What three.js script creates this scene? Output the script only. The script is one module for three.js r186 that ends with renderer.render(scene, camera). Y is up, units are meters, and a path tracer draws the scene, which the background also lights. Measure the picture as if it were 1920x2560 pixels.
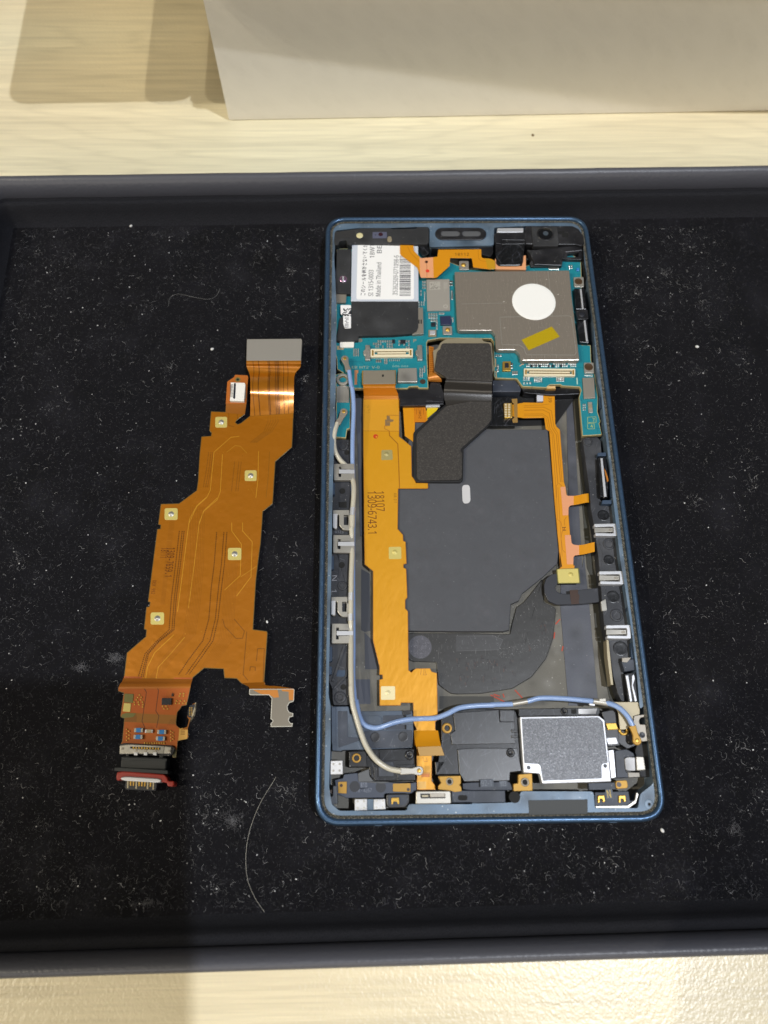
import * as THREE from 'three';
import { mergeGeometries, toCreasedNormals } from 'three/addons/utils/BufferGeometryUtils.js';

// ------------------------------------------------------------------ camera, light, exposure
const scene = new THREE.Scene();
const F = 1923, EYE = new THREE.Vector3(-23.3085, 168.1018, 74.5182);          // focal length in photo pixels; eye in millimetres above the phone's middle
const FWD = new THREE.Vector3(0.01236, -0.932857, -0.360036), RIGHT = new THREE.Vector3(0.999889, 0.008552, 0.012166);
const UP = new THREE.Vector3().crossVectors(RIGHT, FWD).normalize();
const camera = new THREE.PerspectiveCamera(2 * Math.atan(1280 / F) * 180 / Math.PI, 768 / 1024, 0.01, 20);
camera.position.copy(EYE).multiplyScalar(0.001);
camera.up.copy(UP);
camera.lookAt(EYE.clone().add(FWD).multiplyScalar(0.001));
camera.focus = 0.181; camera.userData.fStop = 15;
const renderer = new THREE.WebGLRenderer({ antialias: true });
renderer.toneMapping = THREE.LinearToneMapping; renderer.toneMappingExposure = 0.83;
renderer.shadowMap.enabled = true;
scene.background = new THREE.Color(0.10, 0.098, 0.092);                        // dim light of the room around
const LAMPS = [                                                                // place (mm), colour, candela, size, where it hangs
  [[513, 1956, 263], [0.91, 0.955, 1.03], 9.6, 1.1, 'right of the tray'],
  [[-1390, 1956, 250], [1.0, 0.91, 0.72], 8.5, 1.0, 'left of the tray'],
  [[-2250, 1956, 260], [1.0, 0.91, 0.72], 13, 1.0, 'far left of the tray'],
];
const PANEL = { at: [-150, 760, 1150], aim: [0, 0, -60], w: 1300, h: 700, rgb: [1.0, 0.92, 0.8], nits: 2.3 };

// ------------------------------------------------------------------ helpers (all lengths in millimetres until put() scales them)
let seed = 7;
const rnd = () => { seed = (seed + 0x6d2b79f5) | 0; let t = Math.imul(seed ^ (seed >>> 15), 1 | seed); t = (t + Math.imul(t ^ (t >>> 7), 61 | t)) ^ t; return ((t ^ (t >>> 14)) >>> 0) / 4294967296; };
const rr = (a, b) => a + (b - a) * rnd();
const taken = new Map();
const numbered = (n) => { const k = taken.get(n) || 0; taken.set(n, k + 1); return k ? n + '_' + String(k).padStart(3, '0') : n; };
const origin = new WeakMap();
function thing(name, label, category, [x, y, z], extra = {}) {
  const g = new THREE.Group(); g.name = numbered(name); g.position.set(x / 1000, y / 1000, z / 1000);
  Object.assign(g.userData, { label, category }, extra); scene.add(g); origin.set(g, [x, y, z]); return g;
}
function put(name, geo, mat, parent, label) {
  const m = new THREE.Mesh(geo, mat); m.name = parent ? name : numbered(name); m.castShadow = m.receiveShadow = true;
  const o = parent ? origin.get(parent) : [0, 0, 0];
  geo.translate(-o[0], -o[1], -o[2]); geo.scale(0.001, 0.001, 0.001);
  (parent || scene).add(m); origin.set(m, o); if (label) m.userData.label = label; return m;
}
// a point of the photograph, carried to the level h at which the thing lies
function at(px, py, h) {
  const d = FWD.clone().addScaledVector(RIGHT, (px - 960) / F).addScaledVector(UP, -(py - 1280) / F);
  const s = (h - EYE.y) / d.y; return [EYE.x + s * d.x, EYE.z + s * d.z];
}
const crop = (x0, y0, w) => { const s = w / 1659; return (a, h) => { const r = []; for (let i = 0; i < a.length; i += 2) r.push(at(x0 + a[i] * s, y0 + a[i + 1] * s, h)); return r; }; };
const A = crop(780, 520, 400), B = crop(1100, 520, 400), C = crop(780, 860, 400), D = crop(1140, 900, 440), E = crop(780, 1280, 400), Fq = crop(1140, 1380, 520), G = crop(780, 1660, 460), H = crop(1180, 1660, 520), I = crop(360, 820, 440), J = crop(260, 1240, 500), K = crop(260, 1660, 500), W = crop(0, 0, 1659);
const trace = (h, ...q) => { const r = []; for (let i = 0; i < q.length; i += 2) r.push(...q[i](q[i + 1], h)); return r; };
const box4 = (c, x0, y0, x1, y1, h) => c([x0, y0, x1, y0, x1, y1, x0, y1], h);
const circle = (cx, cz, r, n = 24) => Array.from({ length: n }, (_, i) => [cx + r * Math.cos(i / n * 6.2832), cz + r * Math.sin(i / n * 6.2832)]);
function rounded(pts, r, seg = 4) {
  if (!r) return pts;
  const out = [], n = pts.length;
  for (let i = 0; i < n; i++) {
    const p = pts[i], a = pts[(i + n - 1) % n], b = pts[(i + 1) % n], la = Math.hypot(a[0] - p[0], a[1] - p[1]), lb = Math.hypot(b[0] - p[0], b[1] - p[1]);
    const k = Math.min(r, la * 0.48, lb * 0.48); if (k < 0.02) { out.push(p); continue; }
    const s = [p[0] + (a[0] - p[0]) * k / la, p[1] + (a[1] - p[1]) * k / la], e = [p[0] + (b[0] - p[0]) * k / lb, p[1] + (b[1] - p[1]) * k / lb];
    for (let j = 0; j <= seg; j++) { const t = j / seg, u = 1 - t; out.push([u * u * s[0] + 2 * u * t * p[0] + t * t * e[0], u * u * s[1] + 2 * u * t * p[1] + t * t * e[1]]); }
  }
  return out;
}
const v2 = (pts) => pts.map(([x, z]) => new THREE.Vector2(x, -z));
function plate(pts, y0, y1, { r = 0, bev = 0.05, holes = [], art } = {}) {
  bev = Math.min(bev, (y1 - y0) * 0.45);
  const s = new THREE.Shape(v2(rounded(pts, r)));
  for (const h of holes) s.holes.push(new THREE.Path(v2(h)));
  const g = new THREE.ExtrudeGeometry(s, { depth: y1 - y0 - 2 * bev, bevelEnabled: bev > 0, bevelThickness: bev, bevelSize: bev, bevelOffset: -bev, bevelSegments: 2, curveSegments: 8 });
  g.rotateX(-Math.PI / 2); g.translate(0, y0 + bev, 0);
  const p = g.attributes.position, uv = g.attributes.uv;
  for (let i = 0; i < p.count; i++) {
    const x = p.getX(i), z = p.getZ(i), y = p.getY(i);
    if (art) uv.setXY(i, (x - art.x0) / art.w, 1 - (z - art.z0) / art.h); else uv.setXY(i, (x + y * 0.7) / 10, (z + y * 0.7) / 10);
  }
  return g;
}
const slab = (parent, name, pts, y0, y1, mat, o = {}) => put(name, plate(pts, y0, y1, o), mat, parent, o.label);
const join = (list) => { const g = mergeGeometries(list.map((x) => (x.index ? x.toNonIndexed() : x))); return g; };
function lathe(x, y, z, prof, n = 28) { const g = new THREE.LatheGeometry(prof.map(([r, h]) => new THREE.Vector2(r, h)), n); g.translate(x, y, z); return g; }
function tube(pts, r, n = 80, sides = 10) { return new THREE.TubeGeometry(new THREE.CatmullRomCurve3(pts.map((p) => new THREE.Vector3(...p)), false, 'catmullrom', 0.5), n, r, sides); }
// a film that bends: rows of [left x, left y, right x, right y, level]
function film(c, rows, t = 0.1, sub = 6, art) {
  const L = [], R = [];
  for (const [a, b, d, e, h, k = h] of rows) { const [p] = c([a, b], h), [q] = c([d, e], k); L.push(new THREE.Vector3(p[0], h, p[1])); R.push(new THREE.Vector3(q[0], k, q[1])); }
  const n = (rows.length - 1) * sub, cl = new THREE.CatmullRomCurve3(L, false, 'centripetal'), cr = new THREE.CatmullRomCurve3(R, false, 'centripetal'), pos = [], uv = [], idx = [], m = 6;
  for (let side = 0; side < 2; side++) for (let i = 0; i <= n; i++) for (let j = 0; j <= m; j++) {
    const p = cl.getPoint(i / n).lerp(cr.getPoint(i / n), j / m); pos.push(p.x, p.y - side * t, p.z);
    if (art) uv.push((p.x - art.x0) / art.w, 1 - (p.z - art.z0) / art.h); else uv.push(p.x / 10, p.z / 10);
  }
  const w = m + 1, s = (n + 1) * w, q = (a, b, c2, d) => idx.push(a, b, c2, c2, b, d);
  const flip = L[0].z > L[L.length - 1].z;
  for (let i = 0; i < n; i++) for (let j = 0; j < m; j++) {
    const a = i * w + j; if (!flip) { q(a, a + w, a + 1, a + w + 1); q(s + a, s + a + 1, s + a + w, s + a + w + 1); } else { q(a, a + 1, a + w, a + w + 1); q(s + a, s + a + w, s + a + 1, s + a + w + 1); }
  }
  for (let i = 0; i < n; i++) for (const j of [0, m]) { const a = i * w + j; q(a, a + w, s + a, s + a + w); }
  const g = new THREE.BufferGeometry(); g.setAttribute('position', new THREE.Float32BufferAttribute(pos, 3)); g.setAttribute('uv', new THREE.Float32BufferAttribute(uv, 2)); g.setIndex(idx);
  const f = g.toNonIndexed(); return toCreasedNormals(f, 0.7);
}

// ------------------------------------------------------------------ textures and materials
function noiseField(n, octs) {   // tileable value noise, octs: [[cellsX, cellsY, weight]]
  const out = new Float32Array(n * n); let tot = 0;
  for (const [cx, cy, wt] of octs) {
    tot += wt; const g = Array.from({ length: cx * cy }, rnd), sm = (t) => t * t * (3 - 2 * t);
    for (let y = 0; y < n; y++) { const v = y / n * cy, y0 = Math.floor(v), fy = sm(v - y0), y1 = (y0 + 1) % cy; for (let x = 0; x < n; x++) { const u = x / n * cx, x0 = Math.floor(u), fx = sm(u - x0), x1 = (x0 + 1) % cx;
      out[y * n + x] += wt * ((g[y0 * cx + x0] * (1 - fx) + g[y0 * cx + x1] * fx) * (1 - fy) + (g[y1 * cx + x0] * (1 - fx) + g[y1 * cx + x1] * fx) * fy); } }
  }
  for (let i = 0; i < out.length; i++) out[i] /= tot; return out;
}
function tex(n, fn, srgb, rep = 1) {
  const d = new Uint8Array(n * n * 4); for (let y = 0; y < n; y++) for (let x = 0; x < n; x++) { const c = fn(x, y), i = (y * n + x) * 4; for (let k = 0; k < 3; k++) d[i + k] = Math.max(0, Math.min(255, (c.length ? c[k] : c) * 255)); d[i + 3] = 255; }
  const t = new THREE.DataTexture(d, n, n); t.wrapS = t.wrapT = THREE.RepeatWrapping; t.magFilter = THREE.LinearFilter; t.repeat.set(rep, rep); if (srgb) t.colorSpace = THREE.SRGBColorSpace; t.needsUpdate = true; return t;
}
const again = (t, x, y = x) => { const c = t.clone(); c.repeat.set(x, y); c.needsUpdate = true; return c; };
const fine = noiseField(512, [[256, 256, 1], [128, 128, 1], [40, 40, 0.6]]), pebble = noiseField(512, [[64, 64, 1], [110, 110, 0.8], [200, 200, 0.35]]), streak = noiseField(512, [[8, 256, 1], [16, 512, 1], [4, 90, 0.7]]), blotch = noiseField(512, [[6, 6, 1], [13, 13, 0.7], [30, 30, 0.5], [70, 70, 0.3]]);
const grain = tex(512, (x, y) => fine[y * 512 + x]), leather = tex(512, (x, y) => { const v = pebble[y * 512 + x]; return 0.5 + 0.5 * Math.tanh((v - 0.5) * 9); }), brushed = tex(512, (x, y) => streak[x * 512 + y]), smear = tex(512, (x, y) => 0.35 + 0.75 * blotch[y * 512 + x]);
const peel = tex(512, (x, y) => pebble[y * 512 + x]);
function lined(n, base, count, ink, len, ang) {   // square sheet of fine scratches that wraps round
  const c = document.createElement('canvas'); c.width = c.height = n; const g = c.getContext('2d'); g.fillStyle = base; g.fillRect(0, 0, n, n); g.lineCap = 'round';
  for (let i = 0; i < count; i++) { const x = rnd() * n, y = rnd() * n, a = rr(ang[0], ang[1]), l = rr(len[0], len[1]), bx = rr(-0.3, 0.3) * l; g.strokeStyle = ink(); g.lineWidth = rr(1, 3.2); g.beginPath(); g.moveTo(x, y); g.quadraticCurveTo(x + Math.cos(a) * l / 2 + bx * 0.3, y + Math.sin(a) * l / 2 - bx * 0.3, x + Math.cos(a) * l, y + Math.sin(a) * l); g.stroke(); }
  const t = new THREE.CanvasTexture(c); t.wrapS = t.wrapT = THREE.RepeatWrapping; t.colorSpace = THREE.SRGBColorSpace; return t;
}
const scratched = lined(512, '#0f1013', 620, () => `rgba(${rnd() < 0.8 ? '150,155,175' : '215,215,230'},${rr(0.04, 0.34)})`, [8, 80], [0.2, 2.2]); scratched.repeat.set(0.38, 0.38);
const worn = (hex, amount = 1, specks = 60) => {   // a colour with smudges, dust and fine marks of its own
  const n = 512, c = document.createElement('canvas'); c.width = c.height = n; const g = c.getContext('2d'); g.fillStyle = hex; g.fillRect(0, 0, n, n);
  for (let i = 0; i < 90; i++) { const x = rnd() * n, y = rnd() * n, r = rr(14, 90), k = g.createRadialGradient(x, y, 0, x, y, r), d = rnd() < 0.5; k.addColorStop(0, d ? `rgba(0,0,0,${0.16 * amount})` : `rgba(235,235,240,${0.09 * amount})`); k.addColorStop(1, 'rgba(128,128,128,0)'); g.fillStyle = k; for (const dx of [-n, 0, n]) for (const dy of [-n, 0, n]) { g.setTransform(1, 0, 0, 1, dx, dy); g.fillRect(x - r, y - r, 2 * r, 2 * r); } g.setTransform(1, 0, 0, 1, 0, 0); }
  for (let i = 0; i < 70; i++) { const x = rnd() * n, y = rnd() * n, a = rnd() * 6.28, l = rr(4, 40); g.strokeStyle = `rgba(225,228,235,${rr(0.04, 0.28) * amount})`; g.lineWidth = rr(0.8, 2.2); g.beginPath(); g.moveTo(x, y); g.lineTo(x + Math.cos(a) * l, y + Math.sin(a) * l); g.stroke(); }
  for (let i = 0; i < specks; i++) { g.fillStyle = `rgba(235,232,225,${rr(0.15, 0.75) * amount})`; g.beginPath(); g.arc(rnd() * n, rnd() * n, rr(0.8, 3), 0, 7); g.fill(); }
  for (let i = 0; i < 9000; i++) { const v = rnd() < 0.5 ? 0 : 255; g.fillStyle = `rgba(${v},${v},${v},${rr(0.01, 0.07) * amount})`; g.fillRect(rnd() * n, rnd() * n, rr(1, 3), rr(1, 3)); }
  const t = new THREE.CanvasTexture(c); t.wrapS = t.wrapT = THREE.RepeatWrapping; t.colorSpace = THREE.SRGBColorSpace; t.repeat.set(0.4, 0.4); return t;
};
const fleck = tex(512, (x, y) => { const v = fine[y * 512 + x], k = 0.62 + 0.5 * (v - 0.5) + (v > 0.7 ? 0.75 : 0); return k; }, true, 0.8);
const mat = (hex, rough, metal = 0, extra = {}) => new THREE.MeshPhysicalMaterial({ color: new THREE.Color(hex), roughness: rough, metalness: metal, ...extra });
const M = {
  bezel: mat('#47617f', 0.46, 0.65, { roughnessMap: again(smear, 2), bumpMap: again(grain, 4), bumpScale: 1e-06 }), ledge: mat('#ffffff', 0.42, 0.15, { map: worn('#5a7189', 1.1, 130), bumpMap: again(grain, 2), bumpScale: 3e-06 }), innerWall: mat('#35475f', 0.5, 0.1),
  black: mat('#ffffff', 0.34, 0, { map: worn('#141418', 0.9, 90), bumpMap: again(grain, 1.5), bumpScale: 3e-06 }), matte: mat('#ffffff', 0.6, 0, { map: worn('#232427', 0.6, 50), bumpMap: again(grain, 1.5), bumpScale: 3e-06 }), gloss: mat('#ffffff', 0.3, 0, { map: scratched, bumpMap: again(grain, 0.8), bumpScale: 4e-06 }), dark: mat('#060607', 0.7),
  slate: mat('#ffffff', 0.5, 0, { map: worn('#313847', 0.9, 90), bumpMap: again(grain, 2), bumpScale: 3e-06 }), bluegrey: mat('#ffffff', 0.5, 0.05, { map: worn('#4a586c', 0.8, 90), bumpMap: again(grain, 2), bumpScale: 2e-06 }), rail: mat('#ffffff', 0.48, 0, { map: worn('#282a31', 1.0, 110), bumpMap: again(grain, 2), bumpScale: 3e-06 }),
  plate: mat('#ffffff', 0.55, 0.25, { map: worn('#6a675f', 0.8, 80), bumpMap: again(grain, 2), bumpScale: 4e-06 }), graphite: mat('#ffffff', 0.62, 0.1, { map: worn('#4b4d53', 0.22, 30), bumpMap: again(grain, 3), bumpScale: 2e-06 }), tapeGrey: mat('#ffffff', 0.45, 0.1, { map: worn('#4a4d57', 0.6, 30) }),
  silver: mat('#ffffff', 0.38, 0.65, { map: worn('#b8b4ab', 0.9, 60), bumpMap: again(grain, 1), bumpScale: 1e-06 }), nickel: mat('#aeaaa1', 0.42, 0.6), satin: mat('#9c958a', 0.45, 0.55), foil: mat('#ffffff', 0.5, 0.45, { map: worn('#d5d6da', 1.2, 60), bumpMap: again(leather, 3), bumpScale: 9.6e-06 }), bright: mat('#d0d2d8', 0.4, 0.5),
  brass: mat('#a98238', 0.46, 0.45), gold: mat('#c09a48', 0.38, 0.7), tan: mat('#a89d84', 0.45, 0.5), brown: mat('#a27f45', 0.42, 0.3), choco: mat('#3a2415', 0.4),
  cream: mat('#e6dbbd', 0.5), white: mat('#eceae4', 0.6), teal: mat('#15808e', 0.35), shield: mat('#a0978c', 0.38, 0.5, { bumpMap: again(brushed, 1), bumpScale: 2e-06, roughnessMap: again(brushed, 1) }), foam: mat('#5a5551', 0.62, 0.05, { map: fleck, bumpMap: again(grain, 1), bumpScale: 8e-06 }),
  tapeYellow: mat('#b39a10', 0.25, 0, { clearcoat: 0.6, clearcoatRoughness: 0.15, bumpMap: again(smear, 1.2), bumpScale: 0.00006 }), pink: mat('#e0a072', 0.4), copper: mat('#c07828', 0.4, 0.3), orange: mat('#c8760c', 0.28, 0.1, { clearcoat: 0.5, clearcoatRoughness: 0.2 }), amber: mat('#d9920f', 0.33, 0.05, { clearcoat: 0.4, clearcoatRoughness: 0.25 }), oldPi: mat('#965806', 0.3, 0.15, { clearcoat: 0.6, clearcoatRoughness: 0.22 }),
  cableWhite: mat('#c9c4b4', 0.35, 0, { clearcoat: 0.6, clearcoatRoughness: 0.2, bumpMap: again(smear, 1, 30), bumpScale: 0.00006 }), cableBlue: mat('#8fabdc', 0.32, 0, { clearcoat: 0.6, clearcoatRoughness: 0.2, bumpMap: again(smear, 1, 30), bumpScale: 0.00006 }), red: mat('#9c2f24', 0.4), rubber: mat('#25282b', 0.55), blueChip: mat('#2f7cc0', 0.35), lens: mat('#0a0c10', 0.05, 0, { clearcoat: 1, clearcoatRoughness: 0.02 }), padYellow: mat('#cfc070', 0.42, 0.2), olive: mat('#6f6c34', 0.5), solder: mat('#dcdcd6', 0.28, 0.8), chip: mat('#22242c', 0.4), chipBlue: mat('#2d3350', 0.35), grey: mat('#9a968f', 0.5, 0.3, { bumpMap: again(grain, 2), bumpScale: 4e-06 }),
};
// printed art laid out in millimetres over a plate
function art(pts, ppm, base, draw) {
  const xs = pts.map((p) => p[0]), zs = pts.map((p) => p[1]), x0 = Math.min(...xs) - 0.2, z0 = Math.min(...zs) - 0.2, w = Math.max(...xs) - x0 + 0.2, h = Math.max(...zs) - z0 + 0.2;
  const c = document.createElement('canvas'); c.width = Math.round(w * ppm); c.height = Math.round(h * ppm);
  const g = c.getContext('2d'); g.fillStyle = base; g.fillRect(0, 0, c.width, c.height);
  g.setTransform(ppm, 0, 0, ppm, -x0 * ppm, -z0 * ppm); draw(g);
  const t = new THREE.CanvasTexture(c); t.colorSpace = THREE.SRGBColorSpace; return { x0, z0, w, h, t };
}
const line = (g, pts, w, style, dash) => { g.save(); g.strokeStyle = style; g.lineWidth = w; g.lineJoin = 'round'; if (dash) g.setLineDash(dash); g.beginPath(); pts.forEach((p, i) => (i ? g.lineTo(...p) : g.moveTo(...p))); g.stroke(); g.restore(); };
const area = (g, pts, style) => { g.fillStyle = style; g.beginPath(); pts.forEach((p, i) => (i ? g.lineTo(...p) : g.moveTo(...p))); g.fill(); };
function words(g, s, [p, q], size, style, font = 'sans-serif') {   // text whose baseline runs from p to q
  g.save(); g.translate(...p); g.rotate(Math.atan2(q[1] - p[1], q[0] - p[0])); g.scale(0.1, 0.1); g.font = size * 10 + 'px ' + font; g.fillStyle = style;
  const k = Math.hypot(q[0] - p[0], q[1] - p[1]) * 10 / g.measureText(s).width; g.scale(k, 1); g.fillText(s, 0, 0); g.restore();
}

// ------------------------------------------------------------------ setting: table
const TABLE = -10, FELT = -7.5;
{
  const n = 1024, lo = noiseField(512, [[2, 9, 1], [1, 4, 1.2], [6, 20, 0.1]]), mid = noiseField(512, [[3, 60, 1], [5, 140, 0.8]]), hi = noiseField(512, [[12, 300, 1], [30, 512, 0.7]]);
  const wood = tex(n, (x, y) => {
    const i = (y >> 1) * 512 + (x >> 1), a = lo[i], ring = Math.pow(0.5 + 0.5 * Math.sin(a * 70 + 5 * mid[i]), 7), v = 0.95 + 0.08 * (mid[i] - 0.5) + 0.09 * (hi[i] - 0.5) - 0.045 * ring * (0.2 + 0.8 * mid[i]), pk = 0.07 * (lo[((y >> 1) * 512 + ((x >> 1) + 200) % 512)] - 0.5);
    return [0.918 * v + pk * 0.6, 0.886 * v - pk * 0.2, 0.77 * v - pk * 0.8];
  }, true);
  const t = new THREE.PlaneGeometry(900, 700, 1, 1); t.rotateX(-Math.PI / 2); t.translate(0, TABLE, -20);
  const uv = t.attributes.uv; for (let i = 0; i < uv.count; i++) uv.setXY(i, uv.getX(i) * 900 / 210 + 0.13, uv.getY(i) * 700 / 150 + 0.4);
  const top = put('tabletop', t, new THREE.MeshPhysicalMaterial({ map: wood, roughness: 0.31, bumpMap: again(peel, 5.5, 4), bumpScale: 0.00006 }));
  Object.assign(top.userData, { kind: 'structure', label: 'pale wood grain tabletop under the black tray and white box', category: 'table' });
  const [kx, kz] = at(1332, 338, TABLE);
  put('knot', plate(circle(kx, kz, 0.55, 14).map(([x, z]) => [kx + (x - kx) * 0.8, z]), TABLE - 0.1, TABLE + 0.05, { bev: 0 }), mat('#6d5a38', 0.6), top, 'small dark knot in the wood grain');
}
// ------------------------------------------------------------------ tray
{
  const [ax, az] = at(0, 431, 4), [bx, bz] = at(1920, 405, 4), turn = Math.atan2(bz - az, bx - ax);
  const tray = thing('display_tray', 'black velvet lined tray with a padded leatherette rim holding the phone', 'tray', [0, TABLE, 5]);
  const x0 = -128.5, x1 = 118, zc = 5.5, zh = 92.4, R = 5, path = [];
  const corners = [[x1 - R, zc - zh + R, -Math.PI / 2], [x1 - R, zc + zh - R, 0], [x0 + R, zc + zh - R, Math.PI / 2], [x0 + R, zc - zh + R, Math.PI]];
  for (const [cx, cz, a] of corners) for (let i = 0; i <= 8; i++) { const t = a + i / 8 * Math.PI / 2; path.push([cx, cz, Math.cos(t), Math.sin(t)]); }
  const dense = []; for (let i = 0; i < path.length; i++) { const p = path[i], q = path[(i + 1) % path.length], L = Math.hypot(q[0] - p[0], q[1] - p[1]), n = L > 20 ? 40 : 1; for (let k = 0; k < n; k++) dense.push(p.map((v, j) => v + (q[j] - v) * k / n)); }
  const sweep = (prof, wob = 0) => {
    const pos = [], uv = [], idx = []; let s = 0, N = dense.length, len = 0;
    for (let i = 0; i <= N; i++) {
      const p = dense[i % N]; if (i) { const o = dense[i - 1]; s += Math.hypot(p[0] - o[0], p[1] - o[1]) + R * Math.hypot(p[2] - o[2], p[3] - o[3]); }
      const w = wob ? wob * Math.sin(s * 0.23) * Math.sin(s * 0.071) : 0; len = 0;
      prof.forEach(([d, y], k) => { if (k) len += Math.hypot(d - prof[k - 1][0], y - prof[k - 1][1]); const r = R + d; pos.push(p[0] + p[2] * r, y + w, p[1] + p[3] * r); uv.push(s / 10, len / 10); });
    }
    const m = prof.length; for (let i = 0; i < N; i++) for (let k = 0; k < m - 1; k++) { const a = i * m + k, b = a + m; idx.push(a, a + 1, b, b, a + 1, b + 1); }
    const g = new THREE.BufferGeometry(); g.setAttribute('position', new THREE.Float32BufferAttribute(pos, 3)); g.setAttribute('uv', new THREE.Float32BufferAttribute(uv, 2)); g.setIndex(idx); g.computeVertexNormals(); g.rotateY(-turn); return g;
  };
  put('rim', sweep([[0.3, -1.9], [0.2, -0.5], [0.5, 1.1], [1.0, 2.5], [1.7, 3.4], [2.6, 3.9], [3.4, 3.7], [3.9, 2.9], [4.15, 1.4], [4.2, TABLE + 0.05]], 0.06), mat('#4e4f57', 0.4, 0, { bumpMap: again(peel, 0.32), bumpScale: 0.00005 }), tray, 'grey black leatherette rim with pebbled grain');
  const velvet = mat('#2a2a31', 0.95, 0, { map: tex(256, (x, y) => 0.45 + 0.55 * fine[y * 512 + x], true, 2), bumpMap: again(grain, 2), bumpScale: 0.0002, sheen: 0.25, sheenRoughness: 0.6, sheenColor: new THREE.Color('#30303a'), specularIntensity: 0.2 });
  const edgeCloth = velvet.clone(); edgeCloth.color.set('#42434a');
  put('lining_edge', sweep([[0.25, -1.2], [-0.1, -2.2], [-0.6, -1.6], [-1.3, -1.2], [-2.0, -1.7], [-2.6, -3.8], [-3.3, -6.2], [-4.6, FELT - 0.05]], 0.12), edgeCloth, tray);
  const fl = new THREE.PlaneGeometry(x1 - x0 - 5, 2 * zh - 5, 60, 50); fl.rotateX(-Math.PI / 2); fl.translate((x0 + x1) / 2, FELT, zc);
  const fu = fl.attributes.uv; for (let i = 0; i < fu.count; i++) fu.setXY(i, fu.getX(i) * 24, fu.getY(i) * 18);
  for (let i = 0; i < fu.count; i++) fu.setXY(i, fu.getX(i) / 24, fu.getY(i) / 18);
  const dust = document.createElement('canvas'); dust.width = 2048; dust.height = 1536; { const g = dust.getContext('2d'); g.fillStyle = '#17171b'; g.fillRect(0, 0, 2048, 1536);
    const near = () => { let x = rnd() * 2048, y = rnd() * 1536; const e = rnd(); if (e < 0.16) y = Math.pow(rnd(), 1.8) * 420; else if (e < 0.4) y = 1536 - Math.pow(rnd(), 1.8) * 420; else if (e < 0.52) x = Math.pow(rnd(), 1.6) * 420; return [x, y]; };
    for (let i = 0; i < 900; i++) { const [x, y] = near(), r = rr(10, 70), k = g.createRadialGradient(x, y, 0, x, y, r), b = rnd() < 0.55; k.addColorStop(0, b ? 'rgba(84,85,92,.12)' : 'rgba(6,6,9,.2)'); k.addColorStop(1, 'rgba(30,30,35,0)'); g.fillStyle = k; g.fillRect(x - r, y - r, 2 * r, 2 * r); }
    for (let i = 0; i < 110000; i++) { const [x, y] = i % 3 ? [rnd() * 2048, rnd() * 1536] : near(), v = Math.floor(rnd() < 0.6 ? rr(4, 22) : rr(46, 100)); g.fillStyle = `rgba(${v},${v},${v + 5},${rr(0.2, 0.75)})`; const a = rr(0.8, 2.4); g.fillRect(x, y, a, rr(0.8, 2.4)); }
    for (let i = 0; i < 9000; i++) { const [x, y] = near(), v = Math.floor(rr(80, 170)); g.strokeStyle = `rgba(${v},${v},${v + 6},${rr(0.15, 0.5)})`; g.lineWidth = rr(0.4, 1); let a = rnd() * 6.28, px = x, py = y; g.beginPath(); g.moveTo(px, py); for (let k = 0; k < 4; k++) { a += rr(-1, 1); px += Math.cos(a) * 3; py += Math.sin(a) * 3; g.lineTo(px, py); } g.stroke(); } }
  const dustMap = new THREE.CanvasTexture(dust); dustMap.colorSpace = THREE.SRGBColorSpace; const floorCloth = mat('#ffffff', 0.95, 0, { map: dustMap, bumpMap: again(grain, 40, 32), bumpScale: 0.0001, specularIntensity: 0.25 });
  fl.rotateY(-turn); put('velvet_floor', fl, floorCloth, tray, 'black velvet floor covered with pale lint');
}
// ------------------------------------------------------------------ white box behind the tray
{
  const [cx, cz] = at(573, 302, TABLE), [ex, ez] = at(1920, 278, TABLE), a = Math.atan2(ez - cz, ex - cx), u = [Math.cos(a), Math.sin(a)], v = [Math.sin(a), -Math.cos(a)];
  const P = (s, d) => [cx + u[0] * s + v[0] * d, cz + u[1] * s + v[1] * d], TOP = 32;
  const paper = mat('#ffffff', 0.6, 0, { map: worn('#f2ede3', 0.05, 10), bumpMap: again(leather, 0.6), bumpScale: 4.8e-06, roughnessMap: again(smear, 0.2) });
  const b = thing('white_box', 'off white card box standing on the table behind the tray', 'box', [cx + 90, TABLE, cz - 40]);
  const wall = (name, pts, o) => slab(b, name, pts, TABLE + 0.05, TOP, paper, { bev: 0.4, ...o });
  wall('front_wall', [P(0, 0), P(215, 0), P(215, 1.6), P(0, 1.6)]);
  wall('side_wall', [P(0, 1.65), P(1.6, 1.65), P(1.6, 88), P(0, 88)]);
  wall('side_wall', [P(213.4, 1.65), P(215, 1.65), P(215, 88), P(213.4, 88)]);
  wall('back_wall', [P(0, 88.05), P(215, 88.05), P(215, 89.6), P(0, 89.6)]);
  slab(b, 'bottom', [P(1.7, 1.7), P(213.3, 1.7), P(213.3, 87.9), P(1.7, 87.9)], TABLE + 0.1, TABLE + 1.6, paper);
  slab(b, 'side_flap', [P(-55, -0.3), P(1, -0.3), P(1, 86), P(-55, 86)], TOP + 0.05, TOP + 1.2, paper, { r: 6 });
  slab(b, 'front_flap', [P(1.1, 1.5), P(215, 1.5), P(215, -11), P(1.1, -3.5)], TOP + 0.05, TOP + 1.2, paper, { r: 2 });
}
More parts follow.
